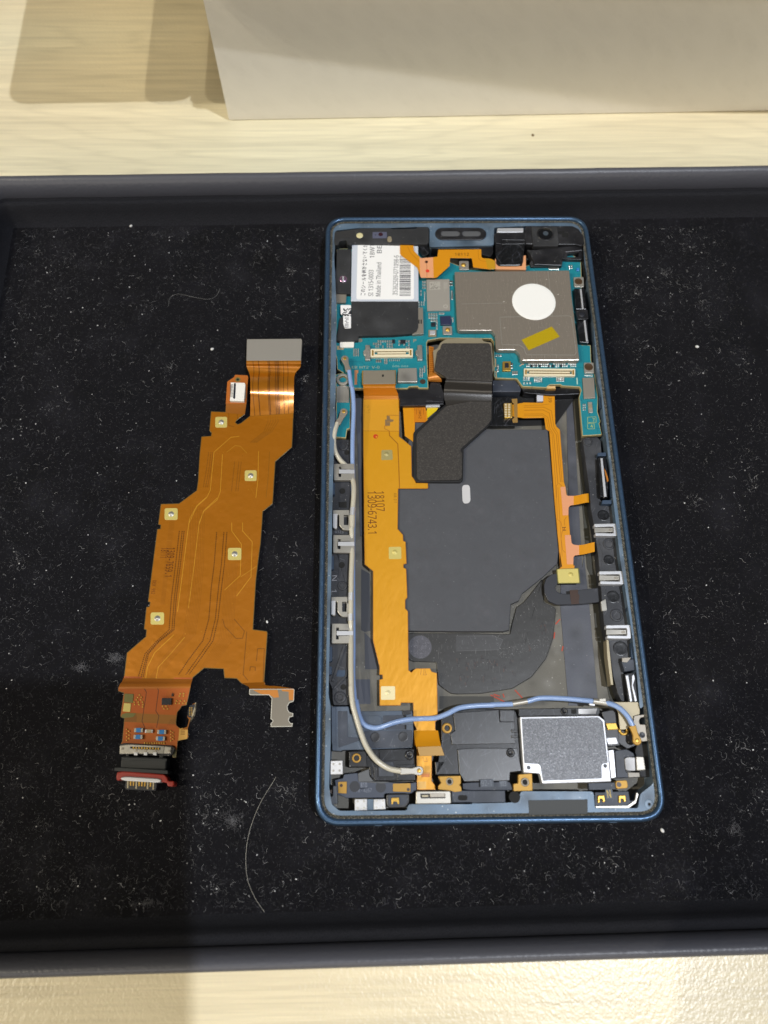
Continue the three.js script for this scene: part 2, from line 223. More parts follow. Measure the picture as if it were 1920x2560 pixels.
// ------------------------------------------------------------------ smartphone
const phone = thing('smartphone', 'blue framed smartphone lying opened in the tray with its boards and cables bare', 'smartphone', [0, FELT, 0]);
{
  const rect = (w, l, r, oz = 0) => rounded([[-w / 2, -l / 2 + oz], [w / 2, -l / 2 + oz], [w / 2, l / 2 + oz], [-w / 2, l / 2 + oz]], r, 8);
  const OW = 72, OL = 155.14;
  // bezel: a ring swept round the outline
  const outline = (d, r) => rect(OW + 2 * d, OL + 2 * d, r + d);
  { const prof = [[-1.25, -1.2], [-1.2, -0.25], [-0.95, -0.02], [-0.55, 0.05], [-0.2, -0.12], [0, -0.55], [0.12, -1.6], [0.14, -3.4], [0, -5.2], [-0.5, -6.6], [-1.3, FELT + 0.02], [-3, FELT + 0.02]], loops = prof.map(([d, y]) => outline(d, 5.6).map(([x, z]) => [x, y, z])), n = loops[0].length, pos = [], uv = [], idx = [];
    for (let i = 0; i <= n; i++) loops.forEach((l, k) => { const p = l[i % n]; pos.push(...p); uv.push((p[0] + p[2]) / 10, k / 10); });
    const m = prof.length; for (let i = 0; i < n; i++) for (let k = 0; k < m - 1; k++) { const a = i * m + k, b = a + m; idx.push(a, b, a + 1, b, b + 1, a + 1); }
    const g = new THREE.BufferGeometry(); g.setAttribute('position', new THREE.Float32BufferAttribute(pos, 3)); g.setAttribute('uv', new THREE.Float32BufferAttribute(uv, 2)); g.setIndex(idx); g.computeVertexNormals();
    put('bezel', g, M.bezel, phone, 'blue anodised outer metal frame'); }
  const y = -0.7;
  const cavity = trace(y, A, [240, 330, 240, 232, 470, 205, 820, 203, 1080, 193, 1205, 193, 1225, 215, 1222, 402], B, [552, 385, 556, 200, 880, 183, 1370, 183, 1440, 215, 1488, 290, 1505, 560, 1580, 1000, 1640, 1800], D, [1375, 320, 1400, 600, 1440, 900, 1508, 1500, 1555, 1900], Fq, [1340, 200, 1400, 600, 1440, 900, 1472, 1250], H, [1385, 300, 1435, 700, 1450, 960, 1345, 1040, 1330, 1155, 975, 1155, 965, 1022, 390, 1020, 375, 1105, 270, 1112, 0, 1118], G, [1450, 1270, 870, 1270, 862, 1328, 245, 1330, 172, 1270, 148, 1100, 163, 700, 163, 380], E, [165, 1900, 185, 1000, 200, 400], C, [205, 1700, 225, 1000, 240, 500], A, [246, 1500, 248, 1000, 225, 500]);
  slab(phone, 'inner_ledge', outline(-1.1, 5.6), -6.2, y, M.ledge, { holes: [rounded(cavity, 0.5, 2)], bev: 0.12, label: 'blue grey inner ledge around the opened body' });
  slab(phone, 'midframe', outline(-1.3, 5.6), -7.2, -6.3, M.plate, { bev: 0, label: 'grey metal floor plate under the parts' });
  // wear: pale scuffs where the back cover was glued
  const scuffs = []; for (let i = 0; i < 150; i++) { const side = i % 4, t = rnd(); let x, z; if (side < 2) { z = -75 + t * 150; x = (side ? 1 : -1) * rr(34.4, 34.9); } else { x = -33 + t * 66; z = (side === 2 ? -1 : 1) * rr(75.9, 76.5); } const l = rr(0.05, 0.3); scuffs.push(plate([[x - l * (side > 1), z - l * (side < 2)], [x + 0.05, z], [x + l * (side > 1), z + l * (side < 2)], [x - 0.06, z + 0.04]], -0.72, -0.655, { bev: 0 })); }
  { const o = outline(-1.25, 5.6), q = outline(-1.85, 5.6); put('glue_line', plate(o, y - 0.05, y + 0.07, { holes: [q], bev: 0.02 }), mat('#8a8880', 0.8, 0, { bumpMap: again(leather, 2.2), bumpScale: 3.6e-05, map: tex(256, (a, b) => { const v = pebble[b * 512 + a], k = 0.35 + 1.9 * Math.max(0, v - 0.42); return [k * 1.02, k, k * 0.95]; }, true, 2) }), phone, 'rough dotted line of old glue around the frame'); }
  put('glue_specks', join(scuffs), mat('#b8ab8c', 0.7), phone).userData.kind = 'stuff';

  // ---- floor layers in the middle
  slab(phone, 'film_strip', trace(-6.15, D, [1040, 345, 1100, 345, 1190, 1960], Fq, [1020, 25, 1062, 420, 1135, 1225, 897, 1225, 830, 420, 840, 130], D, [1075, 1960]), -6.3, -6.14, M.tapeGrey, { bev: 0.03, label: 'dark blue grey tape strip along the floor' });
  slab(phone, 'olive_strip', trace(-6.15, D, [1115, 345, 1150, 345, 1180, 900, 1290, 1960], Fq, [1115, 200, 1150, 560, 1200, 900, 1290, 1190, 1230, 1190, 1165, 900, 1110, 600, 1075, 200], D, [1235, 1960]), -6.3, -6.12, mat('#35352f', 0.6), { bev: 0.02 });
  slab(phone, 'adhesive_pad', trace(-5.9, E, [960, 1255, 1650, 1255], Fq, [430, 655, 440, 600, 480, 440, 540, 400, 690, 212, 695, 300, 700, 400, 770, 432, 797, 450, 788, 560, 775, 690, 720, 850, 600, 1000, 450, 1090, 200, 1130, 0, 1135], E, [1430, 1880, 1310, 1790, 1288, 1558, 1050, 1553, 1000, 1530]), -6.3, -5.9,
    new THREE.MeshPhysicalMaterial({ color: '#ffffff', roughness: 0.36, clearcoat: 0.5, clearcoatRoughness: 0.25, bumpMap: again(smear, 0.7), bumpScale: 0.00005, map: null }), { r: 0.4, bev: 0.14, label: 'scratched dark adhesive pad with brown smears' });
  const pad = phone.children[phone.children.length - 1], padPts = trace(-5.9, E, [960, 1250, 1650, 1250], Fq, [800, 212, 800, 1140]);
  const padArt = art(padPts, 20, '#2c2b2a', (g) => {
    const xs = padPts.map((p) => p[0]), zs = padPts.map((p) => p[1]), X0 = Math.min(...xs), X1 = Math.max(...xs), Z0 = Math.min(...zs), Z1 = Math.max(...zs);
    for (let i = 0; i < 520; i++) { const x = rr(X0, X1), z = rr(Z0, Z1), a = rr(1.0, 1.9), l = rr(0.3, 1.6); line(g, [[x, z], [x + Math.cos(a) * l, z + Math.sin(a) * l]], rr(0.02, 0.05), `rgba(200,200,206,${rr(0.08, 0.6)})`); }
    for (let i = 0; i < 520; i++) { g.fillStyle = `rgba(235,235,240,${rr(0.15, 0.9)})`; g.beginPath(); g.arc(rr(X0, X1), rr(Z0, Z1), rr(0.02, 0.07), 0, 7); g.fill(); }
    const C1 = circle(...Fq([285, 0].slice(0, 2), -5.9)[0], 1, 4); void C1;
    const [qx, qz] = E([1120, 1400], -5.9)[0]; g.fillStyle = 'rgba(110,112,128,.55)'; g.beginPath(); g.arc(qx, qz, 2.65, 0, 7); g.fill();
    for (let i = 0; i < 150; i++) { const t = rr(0, 6.28), r = 2.5 * Math.sqrt(rnd()), a = rr(0, 3.14), l = rr(0.15, 0.5), x = qx + r * Math.cos(t), z = qz + r * Math.sin(t); line(g, [[x, z], [x + l * Math.cos(a), z + l * Math.sin(a)]], 0.04, `rgba(${i % 2 ? '200,200,215' : '30,30,38'},.5)`); }
    const smears = Fq([20, 870, 40, 1000, 95, 900, 80, 1010, 160, 890, 210, 850, 215, 1000, 270, 880, 300, 1010, 320, 880, 380, 900, 440, 860, 460, 960, 690, 570, 700, 620, 590, 760], -5.9);
    for (const p of smears) for (let i = 0; i < 9; i++) { const x = p[0] + rr(-0.5, 0.5), z = p[1] + rr(-0.9, 0.9); line(g, [[x, z], [x + rr(-0.2, 0.2), z + rr(0.2, 0.9)]], rr(0.1, 0.28), `rgba(${i % 3 ? '16,9,7' : '72,46,34'},${rr(0.5, 0.95)})`); }
    line(g, Fq([0, 670, 300, 668, 375, 700, 340, 780, 0, 790], -5.9), 0.08, 'rgba(150,150,160,.5)'); area(g, Fq([0, 672, 300, 670, 372, 700, 335, 778, 0, 786], -5.9), 'rgba(90,92,100,.35)');
    const [bx, bz] = Fq([640, 760], -5.9)[0]; for (let i = 0; i < 170; i++) { const t = rr(-1, 1), x = bx + t * 6 - 3, z = bz - t * 1.6 + rr(-1.1, 1.1); line(g, [[x, z], [x + rr(0, 0.3), z + rr(-0.2, 0.2)]], 0.05, `rgba(215,215,225,${rr(0.15, 0.7)})`); }
  });
  pad.material.map = padArt.t; { const p = pad.geometry.attributes.position, uv = pad.geometry.attributes.uv, o = origin.get(pad); for (let i = 0; i < p.count; i++) uv.setXY(i, (p.getX(i) * 1000 + o[0] - padArt.x0) / padArt.w, 1 - (p.getZ(i) * 1000 + o[2] - padArt.z0) / padArt.h); }
  const gp = trace(-4.6, C, [1040, 860, 1100, 640], D, [270, 652, 868, 652, 925, 1300, 970, 1800], Fq, [810, 90, 700, 195, 530, 330, 505, 385, 440, 415, 425, 620, 380, 632, 0, 632], E, [950, 1230, 940, 600, 870, 180], C, [870, 1500]);
  slab(phone, 'graphite_sheet', gp, -6.25, -4.6, M.graphite, { bev: 0.25, label: 'flat dark grey graphite sheet in the middle' });
  const red = []; for (const q of [[795, 575, 830, 535], [788, 640, 782, 690], [470, 1100, 530, 1165], [275, 1140, 390, 1195], [350, 1150, 300, 1135], [375, 1130, 385, 1160], [845, 790, 855, 750]]) { const [p, s] = Fq(q, -6.2), dx = s[0] - p[0], dz = s[1] - p[1], l = Math.hypot(dx, dz), nx = -dz / l * 0.13, nz = dx / l * 0.13; red.push(plate([[p[0] + nx, p[1] + nz], [s[0] + nx, s[1] + nz], [s[0] - nx, s[1] - nz], [p[0] - nx, p[1] - nz]], -6.3, -6.23, { bev: 0 })); }
  put('pen_marks', join(red), mat('#b5442c', 0.6), phone, 'red pen strokes on the grey floor');
  slab(phone, 'dark_floor_patch', G([1150, 290, 1640, 292, 1640, 405, 1150, 405], -6.2), -6.3, -6.22, mat('#3d3c38', 0.55), { bev: 0 });
  slab(phone, 'floor_patch', E([455, 1735, 600, 1735, 608, 1990, 480, 1990], -6.2), -6.3, -6.22, mat('#454a58', 0.5), { bev: 0 });
  slab(phone, 'floor_patch', E([510, 590, 600, 640, 605, 1230, 545, 1245, 510, 1220], -6.2), -6.3, -6.22, mat('#3c3f47', 0.5), { bev: 0 });
  slab(phone, 'floor_patch', E([545, 1250, 625, 1330, 690, 1630, 550, 1630], -6.2), -6.3, -6.21, mat('#464953', 0.4), { bev: 0 });
  slab(phone, 'rear_panel', C([445, 560, 520, 560, 525, 1990, 500, 1990, 470, 1000], -6.1), -6.3, -6.1, mat('#4b4f5a', 0.5), { bev: 0.03 });
  slab(phone, 'white_mark', D([57, 1200, 70, 1178, 118, 1176, 132, 1200, 137, 1325, 120, 1350, 76, 1352, 62, 1328], -4.5), -4.65, -4.5, mat('#c9c9cd', 0.7, 0, { bumpMap: again(leather, 2), bumpScale: 1.2e-05 }), { r: 0.4, bev: 0.03, label: 'small white paper mark on the graphite sheet' });
  slab(phone, 'dark_film', trace(-6.0, C, [450, 480, 1310, 400], D, [0, 250, 1160, 260, 1170, 330, 1130, 345, 940, 610, 240, 630, 0, 650], C, [910, 640, 905, 560, 450, 560]), -6.3, -6.02, mat('#141416', 0.45), { bev: 0.02 });

  // ---- left plastic rail with its clips
  const railY = -3.2;
  slab(phone, 'side_rail', trace(railY, C, [245, 988, 405, 990, 400, 1985], E, [392, 200, 388, 860, 385, 1700, 386, 1985], G, [328, 372, 195, 372, 185, 320], E, [210, 1830, 175, 1760, 175, 1400, 190, 860, 205, 200], C, [208, 1980, 212, 1200]), -6.3, railY, M.rail, { r: 0.3, bev: 0.1, label: 'dark plastic rail along the left side' });
  const rail2 = phone.children[phone.children.length - 1];
  const bossAt = (parent, c, x, z, h, ro, ri, up, m = M.brass, rim) => { const [p, q, s] = c([x, z, x + ro, z, x + ri, z], h), r = q[0] - p[0], i = s[0] - p[0];
    put('screw_boss', lathe(p[0], h, p[1], [[i * 0.98, -1.2], [i, up - 0.06], [i + 0.07, up], [r - 0.1, up], [r, up - 0.1], [r, -0.6]]), m, parent); put('screw_hole', lathe(p[0], h, p[1], [[0.001, -1.0], [i * 0.99, -1.0], [i * 0.99, up - 0.25]]), rim || M.brass, parent); };
  for (const [c, x, z, o, i] of [[C, 325, 1060, 50, 27], [E, 315, 765, 50, 30], [E, 290, 1922, 62, 30]]) bossAt(rail2, c, x, z, railY, o, i, 0.25, M.rail);
  for (const [c, x, z, r] of [[C, 362, 1125, 28], [C, 315, 1525, 32], [E, 308, 550, 33], [E, 325, 1815, 30]]) { const [p, q] = c([x, z, x + r, z], railY), rad = q[0] - p[0]; put('dimple', lathe(p[0], railY, p[1], [[0.001, 0.03], [rad * 0.8, 0.03], [rad * 0.95, 0.07], [rad, 0.02]], 20), M.dark, rail2); }
  const ridges = [[C, [275, 1430, 350, 1430, 355, 1610, 275, 1610]], [E, [270, 480, 350, 480, 345, 635, 275, 635]]];
  for (const [c, a] of ridges) { const o = rounded(c(a, railY), 0.4), mid = o.reduce((s, p) => [s[0] + p[0] / o.length, s[1] + p[1] / o.length], [0, 0]); put('raised_outline', plate(o, railY - 0.05, railY + 0.08, { bev: 0.02, holes: [o.map((p) => [mid[0] + (p[0] - mid[0]) * 0.86, mid[1] + (p[1] - mid[1]) * 0.9])] }), M.rail, rail2); }
  slab(rail2, 'window', C([275, 1640, 360, 1635, 360, 1700, 278, 1695], railY), railY - 0.05, railY + 0.04, M.dark, { bev: 0 });
  for (const [a, w] of [[[330, 1370, 352, 1385, 225, 1760, 200, 1755], 1], [[345, 1690, 362, 1560, 374, 1560, 366, 1700, 232, 1840, 218, 1825], 1]]) slab(rail2, 'rib', E(a, railY + 0.4), railY - 0.05, railY + 0.45 * w, M.rail, { bev: 0.05 });
  slab(rail2, 'recess', E([250, 1640, 345, 1640, 345, 1710, 255, 1705], railY), railY - 0.05, railY + 0.03, M.innerWall, { bev: 0 });
  // letters moulded into the rail
  const mould = (parent, c, a, w, h, m, y0 = 0) => { const parts = []; for (let i = 0; i < a.length; i += 4) { const [p, q] = c(a.slice(i, i + 4), h), dx = q[0] - p[0], dz = q[1] - p[1], l = Math.hypot(dx, dz) || 1, nx = -dz / l * w / 2, nz = dx / l * w / 2; parts.push(plate([[p[0] + nx, p[1] + nz], [q[0] + nx, q[1] + nz], [q[0] - nx, q[1] - nz], [p[0] - nx, p[1] - nz]], h - 0.04, h + 0.06 + y0, { bev: 0 })); } put('moulded_mark', join(parts), m, parent); };
  mould(rail2, E, [205, 712, 258, 708, 205, 712, 260, 662, 205, 664, 260, 660], 0.16, railY, mat('#9a9aa0', 0.5));
  mould(rail2, E, [200, 822, 256, 826, 256, 826, 240, 806], 0.16, railY, mat('#9a9aa0', 0.5));
  { const pts = C([230, 1935, 385, 1935, 385, 1968, 230, 1968], railY), tx = art(pts, 40, '#33363e', (g) => words(g, '0323', C([236, 1962, 328, 1962], railY), 0.95, '#8a8a90')); slab(rail2, 'moulded_code', pts, railY - 0.05, railY + 0.05, new THREE.MeshPhysicalMaterial({ map: tx.t, roughness: 0.5 }), { art: tx, bev: 0 }); }
  // spring clips: a bent sheet with a slot and a tongue
  function clip(parent, c, outer, hole, tongue, h, label) {
    const t = slab(parent, 'spring_clip', c(outer, h), h - 1.1, h, M.silver, { r: 0.25, bev: 0.08, holes: [c(hole, h)], label });
    if (tongue) slab(t, 'tongue', c(tongue, h + 0.12), h - 0.1, h + 0.16, M.bright, { r: 0.12, bev: 0.06 });
  }
  clip(phone, C, [228, 1242, 438, 1240, 442, 1408, 228, 1410], [275, 1270, 305, 1270, 305, 1292, 435, 1296, 435, 1350, 305, 1350, 305, 1382, 270, 1380], [278, 1300, 440, 1302, 440, 1342, 278, 1342], -1.6);
  clip(phone, E, [220, 238, 436, 238, 440, 422, 218, 420], [262, 278, 300, 278, 300, 300, 430, 302, 430, 355, 300, 355, 298, 388, 258, 386], [270, 308, 440, 308, 440, 350, 270, 350], -1.6);
  clip(phone, E, [205, 1156, 424, 1158, 424, 1360, 203, 1362], [246, 1195, 282, 1195, 282, 1220, 420, 1222, 420, 1285, 280, 1290, 280, 1325, 243, 1325], [255, 1232, 428, 1234, 428, 1276, 255, 1280], -1.6);
  for (const [c, dx, dz] of [[C, 0, 0], [E, -18, -842]]) {
    const q = (a) => a.map((v, i) => v + (i % 2 ? dz : dx)), t = slab(phone, 'spring_clip', c(q([218, 1722, 385, 1720, 388, 1930, 330, 1928, 282, 1880, 282, 1770, 265, 1770, 262, 1912, 240, 1920, 218, 1905]), -1.7), -3.0, -1.7, M.silver, { r: 0.25, bev: 0.08, holes: [c(q([325, 1770, 380, 1770, 380, 1880, 325, 1880]), -1.7)] });
    slab(t, 'tongue', c(q([218, 1760, 262, 1760, 258, 1912, 218, 1905]), -1.55), -1.8, -1.5, M.bright, { r: 0.15, bev: 0.07 });
    slab(t, 'retainer', c(q([380, 1790, 436, 1780, 436, 1900, 392, 1910]), -1.4), -2.4, -1.3, M.nickel, { r: 0.2, bev: 0.1 });
  }
  const tabs = []; for (const [c, a] of [[C, [205, 1440, 235, 1440, 235, 1560, 205, 1560]], [E, [190, 455, 225, 455, 225, 590, 188, 600]], [E, [170, 1395, 210, 1395, 210, 1540, 170, 1560]], [E, [165, 1600, 205, 1600, 205, 1680, 165, 1690]], [C, [212, 680, 250, 690, 250, 790, 215, 795]], [A, [218, 640, 245, 640, 245, 900, 222, 900]], [D, [1330, 150, 1362, 150, 1362, 240, 1335, 240]], [D, [1350, 350, 1380, 350, 1388, 450, 1360, 450]], [D, [1335, 875, 1415, 870, 1418, 905, 1335, 905]], [D, [1430, 830, 1450, 850, 1490, 1300, 1460, 1290]], [D, [1380, 1320, 1470, 1320, 1470, 1355, 1375, 1355]], [Fq, [1310, 30, 1335, 30, 1342, 135, 1318, 135]], [Fq, [1365, 400, 1395, 400, 1390, 460, 1365, 470]], [Fq, [1395, 720, 1415, 720, 1425, 850, 1400, 850]]]) tabs.push(plate(c(a, -1.6), -3, -1.6, { r: 0.2, bev: 0.08 }));
  put('frame_tabs', join(tabs), M.innerWall, phone, 'small blue catch tabs along the inner sides');

  // ---- main circuit board
  const by = -2.6;
  const bp = trace(by, A, [255, 420, 1180, 420, 1200, 620], B, [100, 560, 310, 640, 900, 600, 1290, 440, 1462, 540, 1470, 820, 1470, 1420, 1562, 1422, 1568, 1580, 1598, 1700], D, [1312, 150, 1330, 280, 1340, 350, 1335, 490, 1365, 580, 1352, 600, 1378, 705, 1192, 716, 1160, 350, 1178, 285, 1165, 255, 1000, 245, 985, 232, 885, 235, 850, 262, 625, 250, 575, 178, 370, 172, 358, 150], B, [560, 1640, 552, 1385, 530, 1355, 0, 1350], A, [1205, 1372, 1190, 1400, 1207, 1870, 1112, 1868, 1092, 1850, 1010, 1853, 990, 1872, 870, 1872, 415, 1872], C, [402, 462, 397, 872, 365, 885, 352, 975, 245, 968, 250, 700, 245, 315], A, [322, 1708, 262, 1672, 255, 1560, 244, 1520, 250, 1000]);
  const boardArt = art(bp, 20, '#147f8e', (g) => {
    line(g, [...bp, bp[0]], 0.5, '#b9a978'); area(g, bp.map((p) => p), '#147f8e'); line(g, [...bp, bp[0]], 0.34, '#b4a474');
    for (let i = 0; i < 500; i++) { const x = rr(-34, 34), z = rr(-64, -28); g.fillStyle = rnd() < 0.5 ? 'rgba(150,190,190,.55)' : 'rgba(8,70,84,.6)'; g.fillRect(x, z, rr(0.08, 0.3), rr(0.08, 0.3)); }
    for (let i = 0; i < 150; i++) { const p = bp[Math.floor(rnd() * bp.length)], x = p[0] + rr(-9, 9), z = p[1] + rr(-7, 7), l = rr(1, 5); line(g, rnd() < 0.5 ? [[x, z], [x + l, z], [x + l + 1, z + 1]] : [[x, z], [x, z + l], [x + 0.7, z + l + 0.7]], 0.12, 'rgba(10,84,98,.55)'); }
    words(g, 'EB HT2  V-0', A([408, 1664, 702, 1664], by), 1.05, '#b5a88f'); words(g, '606 044', A([832, 1652, 1000, 1652], by), 0.8, '#9bb6ae'); words(g, 'P', A([1046, 1392, 1088, 1392], by), 1.3, '#b98f68', 'monospace');
    area(g, A([440, 1680, 480, 1680, 480, 1710, 468, 1720, 468, 1830, 440, 1835, 442, 1715], by), '#c2845c'); area(g, A([258, 1430, 285, 1430, 285, 1455, 330, 1455, 330, 1470, 258, 1470], by), '#b9a27c');
    const [q] = A([500, 1372], by); g.fillStyle = '#8f8a7c'; g.beginPath(); g.arc(q[0], q[1], 0.6, 0, 7); g.fill();
    for (const [a, s] of [[[1240, 540, 1320, 535, 1322, 588, 1243, 590], '7'], [[1240, 600, 1302, 598, 1306, 650, 1243, 650], '4']]) { const r = D(a, by); line(g, [...r, r[0]], 0.1, '#c7b95a'); words(g, s, [[r[3][0] + 0.75 + (s === '7' ? 0.5 : 0), r[3][1] - 0.35], [r[3][0] + 1.35 + (s === '7' ? 0.5 : 0), r[3][1] - 0.35]], 1.15, '#d2c45f'); }
    line(g, B([575, 1560, 578, 1650], by), 0.3, '#c9a87a'); line(g, B([580, 1690, 585, 1760], by), 0.3, '#c9a87a'); line(g, B([825, 1640, 850, 1622, 870, 1620], by), 0.2, '#e0a57c'); line(g, B([1420, 1760, 1425, 1830], by), 0.3, '#b9d0c0');
  });
  const board = slab(phone, 'circuit_board', bp, by - 1.0, by, new THREE.MeshPhysicalMaterial({ map: boardArt.t, roughness: 0.4, clearcoat: 0.3, clearcoatRoughness: 0.3 }), { art: boardArt, bev: 0.05, label: 'teal main circuit board across the upper half' });
  // rows and clusters of tiny soldered parts
  const dots = [], chipDots = [];
  const bit = (list, c, x, z, w0, d0, up = 0.24, w = w0 * 1.3, d = d0 * 1.25) => list.push(plate(box4(c, x - w / 2, z - d / 2, x + w / 2, z + d / 2, by), by - 0.02, by + up, { bev: 0.04 }));
  const field = (c, x0, z0, x1, z1, nx, nz, s, keep = 1, list = dots) => { for (let i = 0; i < nx; i++) for (let j = 0; j < nz; j++) if (rnd() < keep) bit(list, c, x0 + (x1 - x0) * (nx > 1 ? i / (nx - 1) : 0.5), z0 + (z1 - z0) * (nz > 1 ? j / (nz - 1) : 0.5), s, s * 1.3); };
  field(A, 435, 1470, 480, 1530, 3, 4, 11, 0.9); field(A, 1150, 770, 1170, 830, 2, 3, 12); field(A, 1128, 865, 1130, 900, 1, 2, 13); field(A, 1165, 880, 1170, 960, 1, 5, 11); field(A, 1110, 980, 1160, 1030, 3, 3, 11, 0.8); field(A, 1215, 1105, 1290, 1170, 4, 3, 15, 0.8); field(A, 1435, 770, 1448, 800, 2, 2, 13); field(A, 1450, 890, 1455, 945, 1, 4, 13); field(A, 1320, 1095, 1365, 1100, 4, 1, 11); field(A, 1440, 1145, 1460, 1180, 2, 3, 10); field(A, 1260, 1190, 1295, 1250, 2, 3, 14, 0.7);
  field(A, 640, 1385, 830, 1440, 9, 3, 13, 0.75); field(A, 905, 1385, 1005, 1450, 5, 3, 13, 0.8); field(A, 650, 1556, 960, 1556, 22, 1, 8); field(A, 670, 1585, 710, 1595, 3, 2, 12); field(A, 755, 1575, 775, 1610, 2, 3, 11); field(A, 805, 1582, 905, 1582, 6, 1, 9); field(A, 1120, 1670, 1142, 1750, 2, 6, 10); field(A, 1160, 1650, 1170, 1700, 1, 4, 11);
  field(B, 900, 1595, 1400, 1640, 24, 3, 12, 0.7); field(B, 905, 1595, 1300, 1640, 10, 2, 16, 0.5, chipDots); field(B, 900, 1752, 1370, 1752, 34, 1, 7); field(B, 980, 1770, 1050, 1800, 5, 3, 10); field(B, 1210, 1765, 1280, 1795, 5, 3, 10); field(B, 870, 1760, 920, 1780, 3, 2, 12); field(B, 870, 1815, 935, 1820, 3, 1, 13); field(B, 600, 1640, 600, 1690, 1, 3, 14); field(B, 740, 1625, 745, 1660, 2, 2, 14); field(B, 755, 1705, 795, 1722, 3, 2, 13); field(B, 585, 1535, 630, 1535, 3, 1, 12); field(B, 1340, 605, 1365, 625, 2, 2, 11); field(B, 1130, 635, 1225, 637, 9, 1, 10); field(D, 1198, 425, 1215, 470, 2, 3, 9); field(B, 1500, 1738, 1575, 1740, 7, 1, 9); field(B, 110, 770, 125, 800, 2, 2, 11); field(B, 118, 870, 125, 945, 1, 5, 12);
  put('solder_parts', join(dots), M.solder, board).userData.kind = 'stuff'; put('chip_parts', join(chipDots), M.chip, board).userData.kind = 'stuff';
  const on = (name, c, a, h, m, o = {}) => slab(board, name, c(a, by + h), by - 0.02, by + h, m, { bev: 0.07, r: 0.08, ...o });
  const cpuPts = A([1185, 740, 1425, 738, 1432, 1060, 1195, 1065], by + 0.5), cpuArt = art(cpuPts, 24, '#a7a29a', (g) => { area(g, A([1218, 765, 1330, 762, 1330, 845, 1218, 848], by + 0.5), '#bdb9b0'); for (let i = 0; i < 26; i++) { const [p] = A([rr(1225, 1322), rr(770, 840)], by + 0.5); g.fillStyle = 'rgba(90,86,80,.5)'; g.fillRect(p[0], p[1], 0.25, 0.2); } const [c2] = A([1385, 1020], by + 0.5); g.strokeStyle = '#d0ccc4'; g.lineWidth = 0.12; g.beginPath(); g.arc(c2[0], c2[1], 0.5, 0, 6.3); g.stroke(); for (let i = 0; i < 5; i++) line(g, A([1368 + i * 8, 770, 1370 + i * 8, rr(830, 870)], by + 0.5), 0.06, 'rgba(220,216,208,.6)'); });
  slab(board, 'grey_chip', cpuPts, by - 0.02, by + 0.5, new THREE.MeshPhysicalMaterial({ map: cpuArt.t, roughness: 0.5, metalness: 0.35, bumpMap: again(grain, 1), bumpScale: 6e-06 }), { art: cpuArt, label: 'square silver grey chip with engraved marks' });
  on('dark_chip', A, [1328, 1120, 1440, 1115, 1450, 1208, 1335, 1212], 0.5, M.chipBlue); on('dark_chip', A, [915, 1365, 970, 1365, 970, 1405, 915, 1405], 0.4, M.chip); on('dark_chip', A, [830, 1362, 860, 1362, 860, 1400, 830, 1400], 0.3, M.chip); on('dark_chip', A, [1235, 1185, 1280, 1185, 1280, 1225, 1235, 1225], 0.35, M.chip);
  on('blue_capacitor', B, [1415, 620, 1445, 620, 1445, 650, 1415, 650], 0.35, M.blueChip);
  on('crystal', A, [1208, 1262, 1290, 1262, 1290, 1330, 1208, 1330], 0.45, M.tan); on('crystal_cap', A, [1222, 1270, 1278, 1270, 1278, 1310, 1222, 1310], 0.62, M.bright);
  on('filter_can', A, [893, 1660, 1087, 1655, 1095, 1805, 885, 1805], 0.95, M.silver, { r: 0.3, bev: 0.2 });
  // board connectors: frame, inner bar and pin rows
  function socket(c, x0, z0, x1, z1, ins, slope) {
    const q = (x, z) => [x, z + (x - x0) / (x1 - x0) * slope], h = by + 0.75, s = slab(board, 'board_connector', c([...q(x0, z0), ...q(x1, z0), ...q(x1, z1), ...q(x0, z1)], h), by - 0.02, h, M.cream, { r: 0.15, bev: 0.06, holes: [c([...q(x0 + ins, z0 + ins * 0.6), ...q(x1 - ins, z0 + ins * 0.6), ...q(x1 - ins, z1 - ins * 0.6), ...q(x0 + ins, z1 - ins * 0.6)], h)] });
    const k = (z1 - z0) / 2 + z0, hh = (z1 - z0) * 0.1; slab(board, 'connector_tongue', c([...q(x0 + ins * 1.8, k - hh), ...q(x1 - ins * 1.8, k - hh), ...q(x1 - ins * 1.8, k + hh), ...q(x0 + ins * 1.8, k + hh)], h - 0.15), by, h - 0.15, M.cream, { bev: 0.04 });
    const pins = []; for (let i = 0; i < 26; i++) for (const sd of [-1, 1]) { const x = x0 + ins * 1.9 + (x1 - x0 - ins * 3.8) * i / 25, z = k + sd * (z1 - z0) * 0.27 + (x - x0) / (x1 - x0) * slope; pins.push(plate(box4(c, x - 4, z - (z1 - z0) * 0.13, x + 4, z + (z1 - z0) * 0.13, h - 0.2), by, h - 0.2, { bev: 0 })); }
    put('connector_pins', join(pins), M.brass, board).userData.kind = 'stuff';
    for (const x of [x0 + ins * 0.35, x1 - ins * 0.35 - 18]) slab(board, 'connector_end', c([...q(x, z0 + 14), ...q(x + 18, z0 + 14), ...q(x + 18, z1 - 14), ...q(x, z1 - 14)], h + 0.03), h - 0.2, h + 0.04, M.brass, { bev: 0.02 });
  }
  socket(A, 607, 1460, 1046, 1545, 40, -3); socket(B, 872, 1662, 1402, 1738, 30, 4);
  for (const x of [0, 541]) on('connector_latch', A, [553 + x, 1420, 600 + x, 1418, 602 + x, 1450, 606 + x, 1575, 553 + x, 1578, 550 + x, 1530, 534 + x, 1518, 532 + x, 1480, 552 + x, 1465], 0.7, M.silver, { bev: 0.12 });
  const icp = on('small_socket', B, [650, 1590, 733, 1588, 735, 1688, 650, 1688], 0.6, M.gold); void icp; on('socket_core', B, [672, 1605, 712, 1605, 714, 1655, 672, 1655], 0.7, M.chip);
